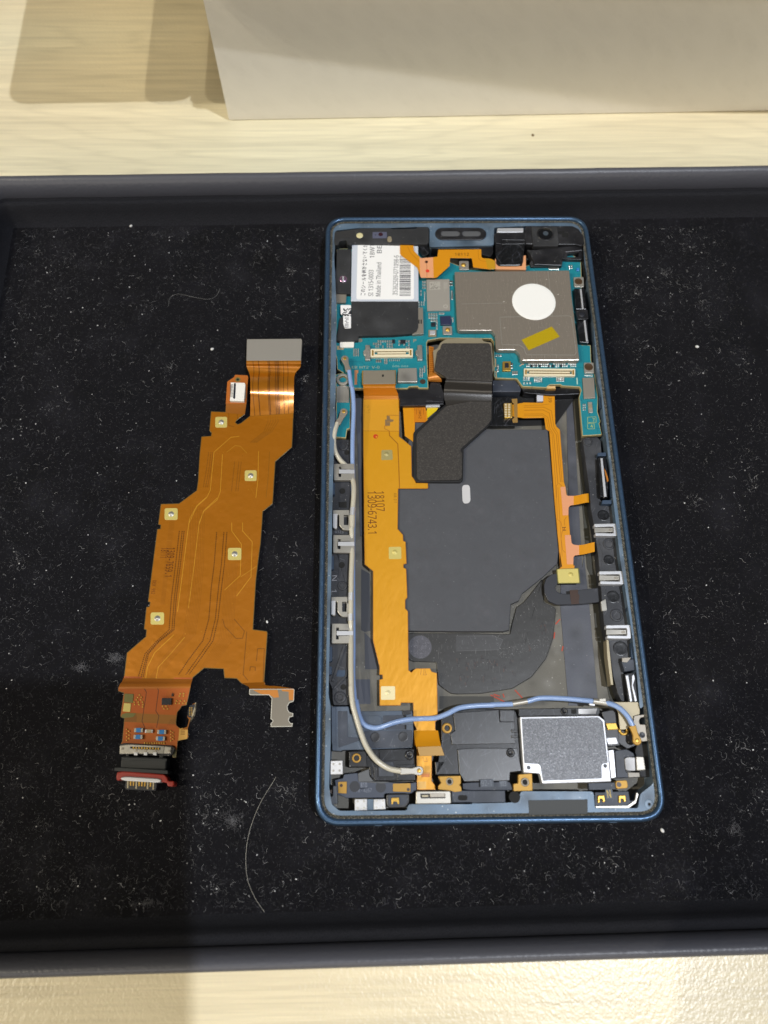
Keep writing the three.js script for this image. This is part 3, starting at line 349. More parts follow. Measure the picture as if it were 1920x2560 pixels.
  for (const [c, a, x, z, o, i, col] of [[B, [198, 548, 298, 548, 300, 640, 200, 640], 243, 590, 34, 16, 1], [A, [1355, 1222, 1452, 1222, 1456, 1312, 1358, 1312], 1408, 1262, 34, 16, 1], [B, [1385, 716, 1490, 714, 1494, 818, 1392, 820], 1436, 762, 46, 38, 0], [B, [1492, 1602, 1600, 1602, 1603, 1712, 1498, 1712], 1542, 1648, 50, 42, 0]]) {
    const p = on('mounting_pad', c, a, 0.45, M.nickel, { r: 0.35, bev: 0.1 }); void p; const [m, n2] = c([x, z, x + i, z], by + 0.45), r = n2[0] - m[0];
    put('mounting_hole', lathe(m[0], by + 0.45, m[1], col ? [[0.001, 0.3], [r * 0.8, 0.22], [r * 1.3, 0.04], [r * 1.6, 0.01]] : [[0.001, 0.02], [r * 0.75, 0.02], [r * 0.8, 0.1], [r, 0.1], [r * 1.05, 0.01]], 24), col ? M.gold : mat('#5c4632', 0.4, 0.5), board);
  }
  bossAt(board, A, 320, 1780, by + 0.5, 68, 40, 0.35, M.nickel); slab(board, 'ground_plate', trace(by + 0.3, A, [255, 1850, 320, 1835, 385, 1850], C, [385, 460, 383, 606, 253, 602]), by, by + 0.3, M.silver, { r: 0.15, bev: 0.06 });
  on('contact_plate', B, [1478, 1760, 1598, 1755, 1610, 1970, 1492, 1975], 0.5, M.satin); on('tiny_capacitor', D, [1243, 395, 1283, 395, 1292, 495, 1250, 497], 0.35, M.nickel); on('tiny_capacitor', D, [1248, 415, 1282, 415, 1286, 460, 1254, 460], 0.42, M.tan);
  { const [p, q] = A([1148, 1800, 1178, 1800], by), r = q[0] - p[0]; put('board_hole', lathe(p[0], by, p[1], [[0.001, 0.015], [r * 0.8, 0.015], [r * 0.82, 0.03], [r, 0.03]], 20), mat('#3b2c20', 0.5), board); }

  // ---- shield can with its sticker and tape
  const sy = -1.0, sp = B([152, 660, 1342, 645, 1365, 900, 1448, 1578, 850, 1582, 835, 1570, 822, 1510, 790, 1472, 598, 1472, 580, 1455, 570, 1310, 540, 1272, 195, 1272, 178, 1240], sy);
  const can = slab(phone, 'shield_can', sp, by, sy, M.shield, { r: 0.35, bev: 0.22, label: 'brushed metal shield can over the main chips' });
  const emboss = []; for (const [a, w] of [[[622, 1160, 622, 1135, 660, 1130, 1340, 1118, 1365, 1135], 0.14], [[1365, 1135, 1412, 1500, 1395, 1525, 900, 1522, 885, 1500, 870, 1450, 820, 1420, 645, 1418, 640, 1395, 622, 1160], 0.14], [[1000, 660, 1008, 790], 0.12], [[1118, 655, 1140, 835, 1165, 1115], 0.12], [[220, 995, 690, 985], 0.1], [[1085, 1530, 1085, 1555], 0.1], [[1205, 1525, 1207, 1555], 0.1]]) { const p = B(a, sy); for (let i = 0; i + 1 < p.length; i++) { const [s, e] = [p[i], p[i + 1]], dx = e[0] - s[0], dz = e[1] - s[1], l = Math.hypot(dx, dz), nx = -dz / l * w / 2, nz = dx / l * w / 2; emboss.push(plate([[s[0] + nx, s[1] + nz], [e[0] + nx, e[1] + nz], [e[0] - nx, e[1] - nz], [s[0] - nx, s[1] - nz]], sy - 0.05, sy + 0.035, { bev: 0 })); } }
  put('embossed_line', join(emboss), M.nickel, can);
  { const [p, q] = B([973, 972, 1198, 972], sy), r = q[0] - p[0]; put('round_sticker', lathe(p[0], sy, p[1], [[0.001, 0.14], [r * 0.82, 0.14], [r * 0.86, 0.17], [r * 0.9, 0.12], [r - 0.06, 0.1], [r, 0.04], [r, -0.02]], 56), mat('#f1f1ef', 0.6), can, 'round white sticker'); }
  slab(can, 'tape_strip', B([845, 1366, 1160, 1228, 1242, 1334, 920, 1475], sy + 0.06), sy, sy + 0.07, M.tapeYellow, { bev: 0.02, label: 'crumpled yellow tape strip stuck on at an angle' });
  const flecks = []; for (let i = 0; i < 16; i++) { const [p] = B([rr(250, 1300), rr(700, 1250)], sy), l = rr(0.06, 0.2); flecks.push(plate([[p[0] - l, p[1]], [p[0], p[1] + l * 0.5], [p[0] + l, p[1]], [p[0], p[1] - l * 0.4]], sy, sy + 0.05, { bev: 0 })); } put('dust_flecks', join(flecks), M.white, can).userData.kind = 'stuff';

  // ---- label and black film
  const ly = -1.35;
  slab(phone, 'card_tray_cover', trace(ly - 0.15, A, [410, 962, 1100, 962, 1102, 1235, 1085, 1280, 1045, 1300, 830, 1318, 482, 1325, 482, 1372, 255, 1376, 262, 1300, 290, 1132, 318, 1128, 335, 1245, 405, 1250]), by, ly - 0.15, M.matte, { r: 0.3, label: 'matt black film over the card reader below the label' });
  slab(phone, 'card_reader', A([1040, 1040, 1150, 1030, 1158, 1300, 1140, 1305, 1040, 1310], ly - 0.3), by, ly - 0.3, M.satin, { r: 0.1 });
  for (const x of [1103, 1126]) slab(phone, 'reader_slot', A([x, 1158, x + 12, 1158, x + 12, 1200, x, 1200], ly - 0.3), ly - 0.35, ly - 0.27, M.dark, { bev: 0 });
  slab(phone, 'reader_edge', A([482, 1325, 1000, 1318, 1000, 1330, 482, 1345], by), by, by + 0.3, M.dark, { bev: 0 });
  slab(phone, 'clear_film', A([415, 372, 1100, 372, 1105, 966, 404, 966], ly), by + 0.1, ly - 0.06, mat('#c9d0dd', 0.35, 0, { clearcoat: 0.4 }), { r: 0.1, bev: 0.03, label: 'pale film under the white label' });
  const lab = A([474, 372, 1056, 372, 1058, 948, 460, 948], ly), labArt = art(lab, 30, '#f2f2f3', (g) => {
    const kana = { こ: ['2,2 8,2 7,3', '2,8 4,9 8,9'], の: ['5,2 4,6 3,8 1,7 1,4 4,2 8,3 9,6 7,9'], シ: ['2,2 4,3', '1,4 3,5', '1,9 5,8 9,3'], ー: ['1,5 9,5'], ル: ['3,2 3,6 1,9', '6,2 6,9 9,6'], を: ['1,3 8,3', '5,1 2,6 6,5 6,8', '9,4 4,7 4,9 8,9'], 剥: ['1,2 5,2 5,4 1,4', '0,5 6,5', '3,5 3,9', '1,6 2,8', '5,6 4,8', '7,2 7,7', '9,1 9,9'], が: ['1,3 6,3 6,8 4,9', '4,1 2,9', '7,3 9,6', '8,1 9,2'], さ: ['1,4 9,3', '4,1 7,6', '3,7 4,9 8,9'], な: ['1,3 5,3', '4,1 1,6', '7,2 9,4', '6,4 6,9 3,9 4,7 9,9'], い: ['2,2 2,7 4,8', '7,3 9,6'], で: ['1,2 9,2 5,5 6,8 8,9', '7,4 8,5'], く: ['7,1 3,5 7,9'], だ: ['1,3 6,3', '4,1 2,9', '5,5 8,5', '5,8 9,9', '8,1 9,2'] };
    const a = A([548, 912, 575, 372], ly), s = 'このシールを剥がさないでくだ', n = s.length, [p, q] = a, dx = (q[0] - p[0]) / n, dz = (q[1] - p[1]) / n;
    [...s].forEach((ch, i) => (kana[ch] || []).forEach((st) => line(g, st.split(' ').map((t) => { const [u, v] = t.split(',').map(Number); return [p[0] + dx * (i + u / 11) + (v - 9) * 0.145, p[1] + dz * (i + u / 11)]; }), 0.13, '#3a3a44')));
    words(g, 'SI 1315-0003', A([634, 915, 638, 640], ly), 1.75, '#34343e'); words(g, '18W1', A([648, 522, 650, 372], ly), 1.75, '#34343e'); words(g, 'Made in Thailand', A([710, 920, 720, 562], ly), 1.75, '#34343e'); words(g, 'BE', A([722, 476, 724, 385], ly), 1.75, '#34343e'); words(g, '35362509-071098-6', A([886, 906, 900, 490], ly), 1.75, '#34343e');
    for (let z = 495; z < 908;) { const w = [3, 3, 6, 9][Math.floor(rnd() * 4)]; area(g, A([908, z, 1024, z, 1022, z + w, 908, z + w], ly), '#33333c'); z += w + [3, 4, 6, 8][Math.floor(rnd() * 4)]; }
  });
  slab(phone, 'paper_label', lab, ly - 0.06, ly, new THREE.MeshPhysicalMaterial({ map: labArt.t, roughness: 0.55 }), { art: labArt, r: 0.6, bev: 0.02, label: 'white printed label with a barcode' });
  const st = A([296, 1005, 405, 1005, 404, 1245, 340, 1248, 325, 1200, 322, 1110, 298, 1100], ly + 0.02), stArt = art(st, 30, '#eff0f2', (g) => { for (let i = 0; i < 9; i++) for (let j = 0; j < 8; j++) if (rnd() < 0.5) area(g, box4(A, 314 + i * 10, 1040 + j * 10, 325 + i * 10, 1051 + j * 10, ly), '#26262e'); for (let j = 0; j < 7; j++) for (let k = 0; k < 3; k++) if (rnd() < 0.8) area(g, box4(A, 340 + k * 14, 1135 + j * 16, 350 + k * 14, 1146 + j * 16, ly), '#77777f'); });
  slab(phone, 'code_sticker', st, ly - 0.14, ly - 0.02, new THREE.MeshPhysicalMaterial({ map: stArt.t, roughness: 0.5 }), { art: stArt, r: 0.3, bev: 0.02, label: 'narrow white sticker at the left edge of the black film' });
  slab(phone, 'white_tab', A([290, 1380, 436, 1376, 434, 1444, 288, 1446], by + 0.4), by, by + 0.4, M.white, { r: 0.25 });
  slab(phone, 'black_block', A([258, 425, 405, 425, 400, 888, 232, 880, 245, 640, 252, 620], -1.3), -4, -1.3, M.matte, { r: 0.2, bev: 0.1 });
  { const [p, q] = A([324, 738, 366, 738], -1.3), r = q[0] - p[0]; const sc = put('screw', lathe(p[0], -1.3, p[1], [[0.001, 0.3], [r * 0.6, 0.28], [r * 0.9, 0.18], [r, 0.02], [r, -0.1]]), mat('#c7a0c4', 0.25, 0.9), phone, 'pinkish cross head screw'); slab(sc, 'cross_slot', A([314, 706, 330, 706, 332, 770, 318, 770], -1), -1.2, -0.985, M.bright, { bev: 0.01 }); }
  slab(phone, 'silver_pad', A([250, 890, 358, 888, 350, 980, 252, 978], -1.8), -4, -1.8, M.satin, { r: 0.15 });

  // ---- top edge: sensor bracket, earpiece, camera block
  const ty = -0.55;
  const tb = slab(phone, 'sensor_bracket', A([228, 335, 236, 245, 460, 215, 640, 205, 820, 208, 835, 218, 1078, 212, 1090, 197, 1200, 197, 1214, 220, 1212, 355, 1195, 376, 420, 362, 400, 384, 370, 380, 355, 332, 290, 340, 270, 384, 235, 380], ty), -4.5, ty, M.matte, { r: 0.25, bev: 0.12, label: 'black plastic bracket at the top left corner' });
  { const [p, q] = A([495, 285, 530, 285], ty), r = q[0] - p[0]; put('flash_lens', lathe(p[0], ty, p[1], [[0.001, 0.16], [r * 0.5, 0.2], [r * 0.8, 0.12], [r, 0]]), mat('#d8cfa0', 0.15, 0, { clearcoat: 1 }), tb); }
  slab(tb, 'sensor_window', A([628, 250, 775, 248, 778, 312, 628, 314], ty + 0.05), ty - 0.1, ty + 0.06, mat('#5a5d72', 0.3), { bev: 0.03 }); { const [p] = A([712, 275], ty); slab(tb, 'sensor_eye', circle(p[0], p[1], 0.62, 18), ty, ty + 0.1, mat('#3a2028', 0.1), { bev: 0.02 }); const [p2] = A([658, 280], ty); slab(tb, 'sensor_dot', circle(p2[0], p2[1], 0.16, 12), ty, ty + 0.09, M.dark, { bev: 0 }); }
  slab(tb, 'metal_stub', A([785, 295, 820, 290, 832, 335, 810, 352, 780, 340], ty + 0.3), ty - 0.1, ty + 0.3, M.tan, { r: 0.4, bev: 0.1 }); slab(tb, 'rough_patch', A([245, 250, 445, 235, 455, 300, 250, 320], ty), ty - 0.05, ty + 0.03, mat('#2a2a2c', 0.8, 0, { bumpMap: again(leather, 1), bumpScale: 3.6e-05 }), { r: 0.4, bev: 0 });
  slab(tb, 'lower_step', A([1105, 376, 1215, 376, 1215, 475, 1150, 500, 1110, 440], -1.6), -4.5, -1.6, M.gloss, { r: 0.2 });
  slab(phone, 'front_lip', trace(-1.4, A, [1225, 395, 1320, 395], B, [550, 372, 550, 470, 525, 505, 430, 480, 410, 425]).concat(A([1240, 420], -1.4)), -4.5, -1.4, M.black, { bev: 0.1 });
  const capsule = (c, x0, x1, z, rz, h) => { const [p, q, s] = c([x0, z, x1, z, x0, z + rz], h), r = s[1] - p[1], o = []; for (let i = 0; i <= 12; i++) { const a = Math.PI / 2 + i / 12 * Math.PI; o.push([p[0] + r * Math.cos(a), p[1] + r * Math.sin(a)]); } for (let i = 0; i <= 12; i++) { const a = -Math.PI / 2 + i / 12 * Math.PI; o.push([q[0] + r * Math.cos(a), q[1] + r * Math.sin(a)]); } return o; };
  const ear = slab(phone, 'earpiece', capsule(A, 1355, 1730, 265, 63, -0.4), -1.2, -0.4, M.black, { bev: 0.12, holes: [capsule(A, 1370, 1500, 265, 32, -0.4), capsule(A, 1590, 1715, 265, 32, -0.4)], label: 'black oval earpiece seal in the blue ledge' });
  for (const [a, b] of [[1370, 1500], [1590, 1715]]) slab(ear, 'speaker_mesh', capsule(A, a, b, 265, 34, -0.7), -1.1, -0.62, mat('#6a6c70', 0.45, 0.4, { bumpMap: again(leather, 4), bumpScale: 1.2e-05 }), { bev: 0.1 });
  const cb = slab(phone, 'camera_bracket', B([558, 268, 600, 256, 875, 250, 885, 188, 1370, 186, 1440, 218, 1486, 290, 1500, 372, 1470, 395, 1400, 378, 890, 372, 880, 335, 645, 330, 635, 372, 572, 368], -0.6), -4.5, -0.6, M.black, { r: 0.2, bev: 0.12, label: 'black plastic block around the front camera' });
  slab(cb, 'foam_strip', B([595, 208, 865, 206, 866, 250, 592, 252], -0.45), -1.5, -0.45, M.bright, { r: 0.2, bev: 0.1 });
  const fold = B([645, 372, 885, 366, 872, 455, 862, 560, 845, 590, 800, 598, 610, 598, 582, 570, 582, 470, 640, 440], -1.0); slab(cb, 'gloss_film', fold, -2.4, -1.0, M.gloss, { r: 0.5, bev: 0.3 });
  slab(cb, 'film_shoulder', B([575, 372, 640, 360, 640, 330, 885, 330, 885, 372, 650, 376, 640, 445, 578, 480], -0.9), -2.4, -0.9, M.black, { r: 0.1, bev: 0.1 });
  const cm = slab(cb, 'camera_module', B([948, 198, 1218, 190, 1232, 358, 1225, 395, 968, 395, 962, 360], -0.3), -2, -0.3, M.matte, { bev: 0.1 }); void cm;
  { const [p, q] = B([1094, 268, 1180, 268], -0.3), r = q[0] - p[0]; put('camera_ring', lathe(p[0], -0.3, p[1], [[r * 0.86, -0.1], [r * 0.88, 0.12], [r, 0.12], [r * 1.04, 0]], 36), M.black, cb); put('camera_lens', lathe(p[0], -0.3, p[1], [[0.001, 0.2], [r * 0.4, 0.17], [r * 0.75, 0.1], [r * 0.9, 0.02]], 36), M.lens, cb); put('camera_pupil', lathe(p[0], -0.3, p[1], [[0.001, 0.215], [r * 0.2, 0.215], [r * 0.26, 0.24], [r * 0.32, 0.2]], 24), mat('#4a5560', 0.1, 0.2, { clearcoat: 1 }), cb); }
  slab(cb, 'dark_recess', B([1222, 242, 1288, 238, 1290, 258, 1326, 258, 1330, 302, 1268, 302, 1262, 268, 1225, 268], -0.55), -0.7, -0.56, M.dark, { bev: 0 });
  slab(cb, 'lower_block', B([900, 432, 990, 436, 1100, 420, 1230, 405, 1470, 385, 1474, 440, 1300, 458, 1268, 530, 1262, 596, 975, 586, 975, 560, 925, 455], -1.3), -4, -1.3, M.black, { r: 0.15, bev: 0.15 });
  slab(cb, 'black_frame', B([930, 570, 985, 490, 985, 580, 1212, 580, 1225, 500, 1275, 540, 1262, 605, 945, 608], -1.9), -4, -1.9, M.matte, { r: 0.1, bev: 0.1 });
  slab(cb, 'corner_frame', B([1255, 505, 1305, 458, 1470, 440, 1470, 535, 1310, 532, 1255, 520], -1.5), -3, -1.5, M.black, { r: 0.15, holes: [B([1318, 472, 1440, 465, 1440, 510, 1318, 512], -1.5)] });
  slab(phone, 'side_block', B([1460, 385, 1500, 380, 1560, 790, 1500, 700], -1.6), -4.5, -1.6, M.black, { bev: 0.1 });

  // ---- amber flex ribbon 18112 across the top of the board
  const f1 = trace(-1.1, A, [912, 376, 1050, 376, 1058, 445, 1130, 520, 1255, 510, 1300, 505, 1310, 432], B, [428, 428, 430, 505, 445, 520, 520, 525, 570, 545, 575, 632, 515, 636, 345, 615, 330, 520, 105, 518, 100, 600], A, [1300, 715, 1280, 724, 1130, 722, 1105, 650, 1090, 615, 925, 490, 912, 470]);
  const f1a = art(f1, 24, '#d48d10', (g) => { words(g, '18112', B([150, 495, 305, 495], -1.1), 1.3, '#4a2a0c', 'monospace'); line(g, A([990, 400, 1025, 470, 1120, 560, 1120, 700], -1.1), 0.12, '#a9680c'); area(g, A([1115, 510, 1255, 505, 1262, 722, 1120, 722], -1.1), '#e3a175'); line(g, A([1190, 560, 1192, 715], -1.1), 0.08, '#7a4c30'); for (const [x, z, col, r] of [[1186, 558, '#3a1a10', 0.42], [1198, 652, '#e0402a', 0.5]]) { const [p] = A([x, z], -1.1); g.fillStyle = col; g.beginPath(); g.arc(p[0], p[1], r, 0, 7); g.fill(); } line(g, B([395, 435, 400, 520, 420, 545, 480, 555], -1.1), 0.1, '#a9680c'); area(g, B([470, 520, 575, 545, 575, 636, 515, 636, 490, 610], -1.1), '#c0901c'); });
  slab(phone, 'top_flex_ribbon', f1, -1.22, -1.1, new THREE.MeshPhysicalMaterial({ map: f1a.t, roughness: 0.32, clearcoat: 0.4, clearcoatRoughness: 0.25 }), { art: f1a, bev: 0.03, label: 'short amber flex ribbon with a pink patch at the top' });
  slab(phone, 'copper_patch', B([572, 520, 610, 600, 850, 602, 862, 492, 890, 492, 892, 640, 574, 634], -1.35), -2.4, -1.35, M.pink, { bev: 0.03 });

  // ---- black foam covered camera flex
  const dk = mat('#0f0f10', 0.5);
  const c1 = (h) => trace(h, A, [1300, 1482, 1330, 1460, 1345, 1408, 1370, 1400], B, [505, 1400, 528, 1425, 545, 1690, 548, 1795], A, [1398, 1772, 1370, 1740, 1300, 1700, 1268, 1680]);
  slab(phone, 'bracket_plate', trace(-1.0, A, [1255, 1480, 1300, 1460, 1330, 1400, 1390, 1360], B, [430, 1352, 450, 1385, 535, 1400, 560, 1680, 540, 1700], A, [1360, 1730, 1270, 1690]), by, -0.8, M.tan, { r: 0.3, bev: 0.1 });
  slab(phone, 'foam_cover', c1(-0.2), -0.8, -0.2, M.foam, { r: 0.4, bev: 0.15, label: 'speckled black foam cover over the connector' });
  const bendRows = [[1392, 352, 1862, 378, -0.3], [1385, 385, 1865, 400, -0.35], [1378, 410, 1866, 430, -0.9], [1368, 480, 1866, 500, -2.6], [1372, 570, 1864, 580, -3.3], [1385, 612, 1862, 620, -3.45], [1390, 640, 1860, 650, -3.5]];
  put('foam_bend', film(C, bendRows, 0.4, 6), mat('#35322f', 0.22, 0.1, { bumpMap: again(grain, 1), bumpScale: 4e-06 }), phone, 'shiny bent part of the foam cover');
  const c2 = (h) => trace(h, C, [1390, 640], D, [338, 345, 336, 560, 300, 610, 62, 822, 42, 850, 62, 880, 58, 1105, 30, 1128], C, [1108, 1415, 1085, 1380, 1082, 950, 1095, 920]);
  slab(phone, 'foam_base', trace(-3.9, C, [1385, 625], D, [345, 345, 343, 568, 305, 625, 72, 835, 66, 1130, 40, 1155], C, [1085, 1435, 1050, 1385, 1050, 925, 1070, 900]), -4.6, -3.75, dk, { r: 0.3, bev: 0.1 });
  slab(phone, 'foam_cover', c2(-3.4), -3.9, -3.4, M.foam, { r: 0.4, bev: 0.18, label: 'speckled black foam cover on the bent flex' });
  slab(phone, 'folded_flex', A([1212, 1430, 1262, 1440, 1262, 1700, 1215, 1780], -1.9), -3.4, -1.9, M.copper, { r: 0.1 });
  const st2 = []; for (let i = 0; i < 14; i++) st2.push(plate(box4(A, 1220, 1450 + i * 20, 1262, 1457 + i * 20, -1.85), -1.95, -1.84, { bev: 0 })); put('flex_lines', join(st2), M.oldPi, phone);
  put('flex_bend', film(A, [[1215, 1700, 1262, 1700, -1.9], [1205, 1760, 1300, 1730, -1.7], [1210, 1790, 1340, 1770, -2.2], [1215, 1800, 1345, 1800, -2.9]], 0.15, 5), M.copper, phone);
  slab(phone, 'black_bridge', trace(-3.2, C, [875, 480, 1005, 462, 1030, 455, 1140, 460, 1200, 470, 1230, 395, 1330, 400, 1370, 520, 1365, 625, 910, 640, 905, 560]), -6, -3.2, M.black, { r: 0.2, bev: 0.15, label: 'black plastic bridge below the board edge' });
  slab(phone, 'black_bridge', trace(-3.1, D, [345, 190, 560, 190, 612, 262, 610, 300, 345, 300]), -6, -3.1, M.slate, { r: 0.2, bev: 0.15 }); slab(phone, 'black_bridge', D([620, 262, 1160, 262, 1165, 320, 900, 330, 640, 310], -3.6), -6, -3.6, M.gloss, { r: 0.2, bev: 0.1 });
  slab(phone, 'bridge_rib', C([910, 640, 920, 560, 1360, 560, 1365, 600, 1180, 600, 1180, 635], -2.9), -4, -2.9, M.black, { bev: 0.1 });
  slab(phone, 'black_tape', D([345, 350, 500, 350, 560, 600, 560, 620, 250, 620, 340, 560], -4.5), -6, -4.5, M.gloss, { bev: 0.05 });
  // yellow tape and small flex beside it
  slab(phone, 'side_flex', C([942, 640, 1052, 635, 1058, 690, 1195, 690, 1200, 800, 1068, 805, 1065, 900, 1052, 1015, 962, 950], -4.2), -4.4, -4.2, M.amber, { bev: 0.03 }); slab(phone, 'yellow_tape', C([1190, 645, 1330, 635, 1290, 690, 1195, 770], -4.0), -4.3, -4.0, mat('#d8bb18', 0.35), { bev: 0.03 }); slab(phone, 'chrome_strip', C([1180, 632, 1325, 628, 1325, 650, 1180, 655], -3.3), -4, -3.3, M.bright, { bev: 0.05 });
  { const pts = C([1055, 640, 1180, 640, 1180, 810, 1060, 810], -4.12), a = art(pts, 24, '#c97a10', (g) => { for (let i = 0; i < 6; i++) line(g, C([1066 + i * 18, 660, 1066 + i * 18, 690 + (i % 2) * 40], -4.1), 0.1, '#8d500a'); words(g, 'HR52', C([1105, 690, 1105, 775], -4.1), 0.9, '#5a300a', 'monospace'); }); slab(phone, 'flex_window', pts, -4.2, -4.12, new THREE.MeshPhysicalMaterial({ map: a.t, roughness: 0.35 }), { art: a, bev: 0.01 }); }
}
{ // ---- long amber flex ribbon down the left of the phone
  const fy = -4.1;
  const fp = trace(fy, C, [532, 565, 905, 562, 905, 958, 1030, 1060, 1036, 1370, 1060, 1402, 1080, 1440, 1203, 1442, 1206, 1490, 1195, 1500, 895, 1500, 890, 1920], E, [896, 182, 945, 236, 947, 298, 972, 310, 982, 535, 950, 542, 950, 575, 978, 590, 990, 885, 968, 912, 968, 1000, 996, 1030, 1002, 1640, 1030, 1662, 1060, 1632, 1080, 1622, 1225, 1620, 1242, 1655, 1296, 1670, 1302, 1980], G, [1133, 430, 1136, 505, 1112, 520, 1112, 590, 1135, 615, 1160, 735, 1082, 740, 1080, 1055, 1115, 1100, 1115, 1135, 946, 1136, 942, 740, 920, 735, 918, 600, 942, 590, 915, 530, 912, 352, 805, 350, 800, 375, 610, 376, 607, 140, 636, 136, 636, 100, 606, 96], E, [700, 1610, 632, 1330, 632, 612, 545, 542], C, [540, 1985, 530, 900]);
  const fa = art(fp, 20, '#dc9c10', (g) => {
    words(g, '18107', C([658, 1523, 666, 1738], fy), 2.9, '#6b3a08'); words(g, '1309-6743.1', [C([577, 1520], fy)[0], E([582, 240], fy)[0]], 2.9, '#6b3a08');
    words(g, 'AVA 011', C([846, 1545, 848, 1652], fy), 1.0, '#8a5a10', 'monospace');
    line(g, [...fp, fp[0]], 0.28, '#bd7a0a'); line(g, C([900, 740, 780, 738, 778, 850, 752, 850, 755, 880, 800, 900, 805, 950, 890, 1035, 900, 1260, 908, 1495], fy), 0.22, '#a5660a'); line(g, E([900, 185, 948, 238], fy), 0.12, '#a5660a');
    area(g, C([532, 565, 905, 562, 905, 905, 532, 900], fy), 'rgba(236,170,70,.4)'); line(g, C([532, 900, 905, 905], fy), 0.09, '#a8680f');
    area(g, C([775, 745, 805, 745, 812, 780, 845, 785, 845, 803, 812, 808, 808, 848, 758, 846, 758, 785, 775, 783], fy), '#8f7450'); line(g, C([775, 808, 810, 808], fy), 0.08, '#d9930f');
    const [p] = C([660, 958], fy); g.fillStyle = '#d2431a'; g.beginPath(); g.arc(p[0], p[1], 0.6, 0, 7); g.fill(); g.fillStyle = '#e8a028'; g.beginPath(); g.arc(p[0] + 0.2, p[1] + 0.15, 0.24, 0, 7); g.fill();
    for (let i = 0; i < 24; i++) { const [q] = C([rr(540, 600), rr(640, 720)], fy); line(g, [[q[0], q[1]], [q[0] + rr(-0.3, 0.3), q[1] + rr(-0.5, 0.2)]], 0.04, 'rgba(90,60,20,.5)'); }
    line(g, E([1125, 1690, 1135, 1625, 1128, 1680], fy), 0.1, '#a86a0c'); line(g, E([1160, 1630, 1160, 1670, 1155, 1690, 1190, 1690, 1175, 1660, 1172, 1630], fy), 0.1, '#a86a0c');
    line(g, G([1000, 840, 1010, 880, 1040, 880, 1030, 845], fy), 0.1, '#a86a0c'); area(g, G([985, 990, 1062, 990, 1062, 1020, 985, 1020], fy), '#c2700d'); for (let i = 0; i < 8; i++) line(g, G([990 + i * 10, 975, 990 + i * 10, 1020], fy), 0.08, '#a2580a'); area(g, G([958, 1060, 1030, 1060, 1030, 1125, 958, 1125], fy), '#cfa04a');
  });
  const fm = new THREE.MeshPhysicalMaterial({ map: fa.t, roughness: 0.4, metalness: 0.25, bumpMap: again(smear, 0.5, 1.6), bumpScale: 0.00018, clearcoat: 0.4, clearcoatRoughness: 0.25 });
  const fl = slab(phone, 'battery_flex_ribbon', fp, fy - 0.14, fy, fm, { art: fa, bev: 0.04, r: 0.12, label: 'long amber flex ribbon printed with part numbers' });
  const dimplePad = (parent, c, a, h, m, x, z) => { slab(parent, 'contact_pad', c(a, h + 0.04), h - 0.02, h + 0.04, m, { r: 0.3, bev: 0.015 }); const [p] = c([x, z], h), r = 0.62; put('pad_dimple', lathe(p[0], h + 0.04, p[1], [[0.001, 0.2], [r * 0.35, 0.17], [r * 0.7, 0.06], [r, 0.0]], 20), m, parent); };
  dimplePad(fl, C, [720, 1100, 832, 1097, 838, 1200, 718, 1204], fy, mat('#a89c66', 0.45, 0.2), 772, 1140);
  dimplePad(fl, E, [795, 362, 925, 360, 928, 487, 797, 488], fy, M.padYellow, 858, 415); dimplePad(fl, G, [622, 200, 750, 200, 750, 322, 622, 324], fy, mat('#e8dcae', 0.42, 0.1), 685, 260);
  put('connector_bend', film(C, [[530, 412, 862, 414, -1.1], [530, 435, 864, 435, -0.9], [532, 455, 866, 455, -1.2], [535, 500, 885, 500, -2.6], [537, 545, 905, 545, -3.8], [534, 575, 905, 572, -4.05]], 0.12, 6), mat('#c4780a', 0.25, 0.25, { clearcoat: 0.6, clearcoatRoughness: 0.2 }), fl, 'glossy orange bend below the connector plate');
  slab(fl, 'connector_plate', C([530, 278, 545, 272, 862, 274, 865, 412, 530, 416], -0.9), -1.7, -0.9, mat('#8f8778', 0.5, 0.4, { bumpMap: again(grain, 2), bumpScale: 3e-06 }), { r: 0.15, bev: 0.08, label: 'grey brown metal plate over the board connector' }); slab(fl, 'plate_edge', C([518, 275, 870, 270, 872, 418, 520, 420], -1.15), -1.8, -1.15, M.brass, { r: 0.15 });
  slab(fl, 'plate_mark', C([726, 318, 745, 316, 746, 338, 724, 340], -0.9), -1, -0.88, M.dark, { bev: 0 });
  slab(fl, 'stiffener_plate', G([950, 747, 1165, 738, 1195, 825, 970, 830], -2.3), -2.6, -2.3, M.brown, { bev: 0.05, r: 0.1 });
  const bridge = film(G, [[918, 600, 1136, 600, -4.0], [925, 680, 1150, 680, -3.4], [938, 745, 1165, 740, -2.6]], 0.1, 4); put('ribbon_ramp', bridge, M.amber, fl);

  // ---- narrow amber flex down the right
  const ry = -4.35, rp = trace(ry, D, [822, 310, 930, 310, 936, 600, 950, 630, 980, 655, 1018, 1150, 1035, 1200, 1055, 1380, 1075, 1640, 1105, 1850, 1108, 1940], Fq, [948, 105, 942, 135, 820, 135, 845, 115, 828, 0], D, [985, 1960, 925, 1300, 880, 672, 845, 650, 832, 545, 630, 548, 630, 400, 820, 402]);
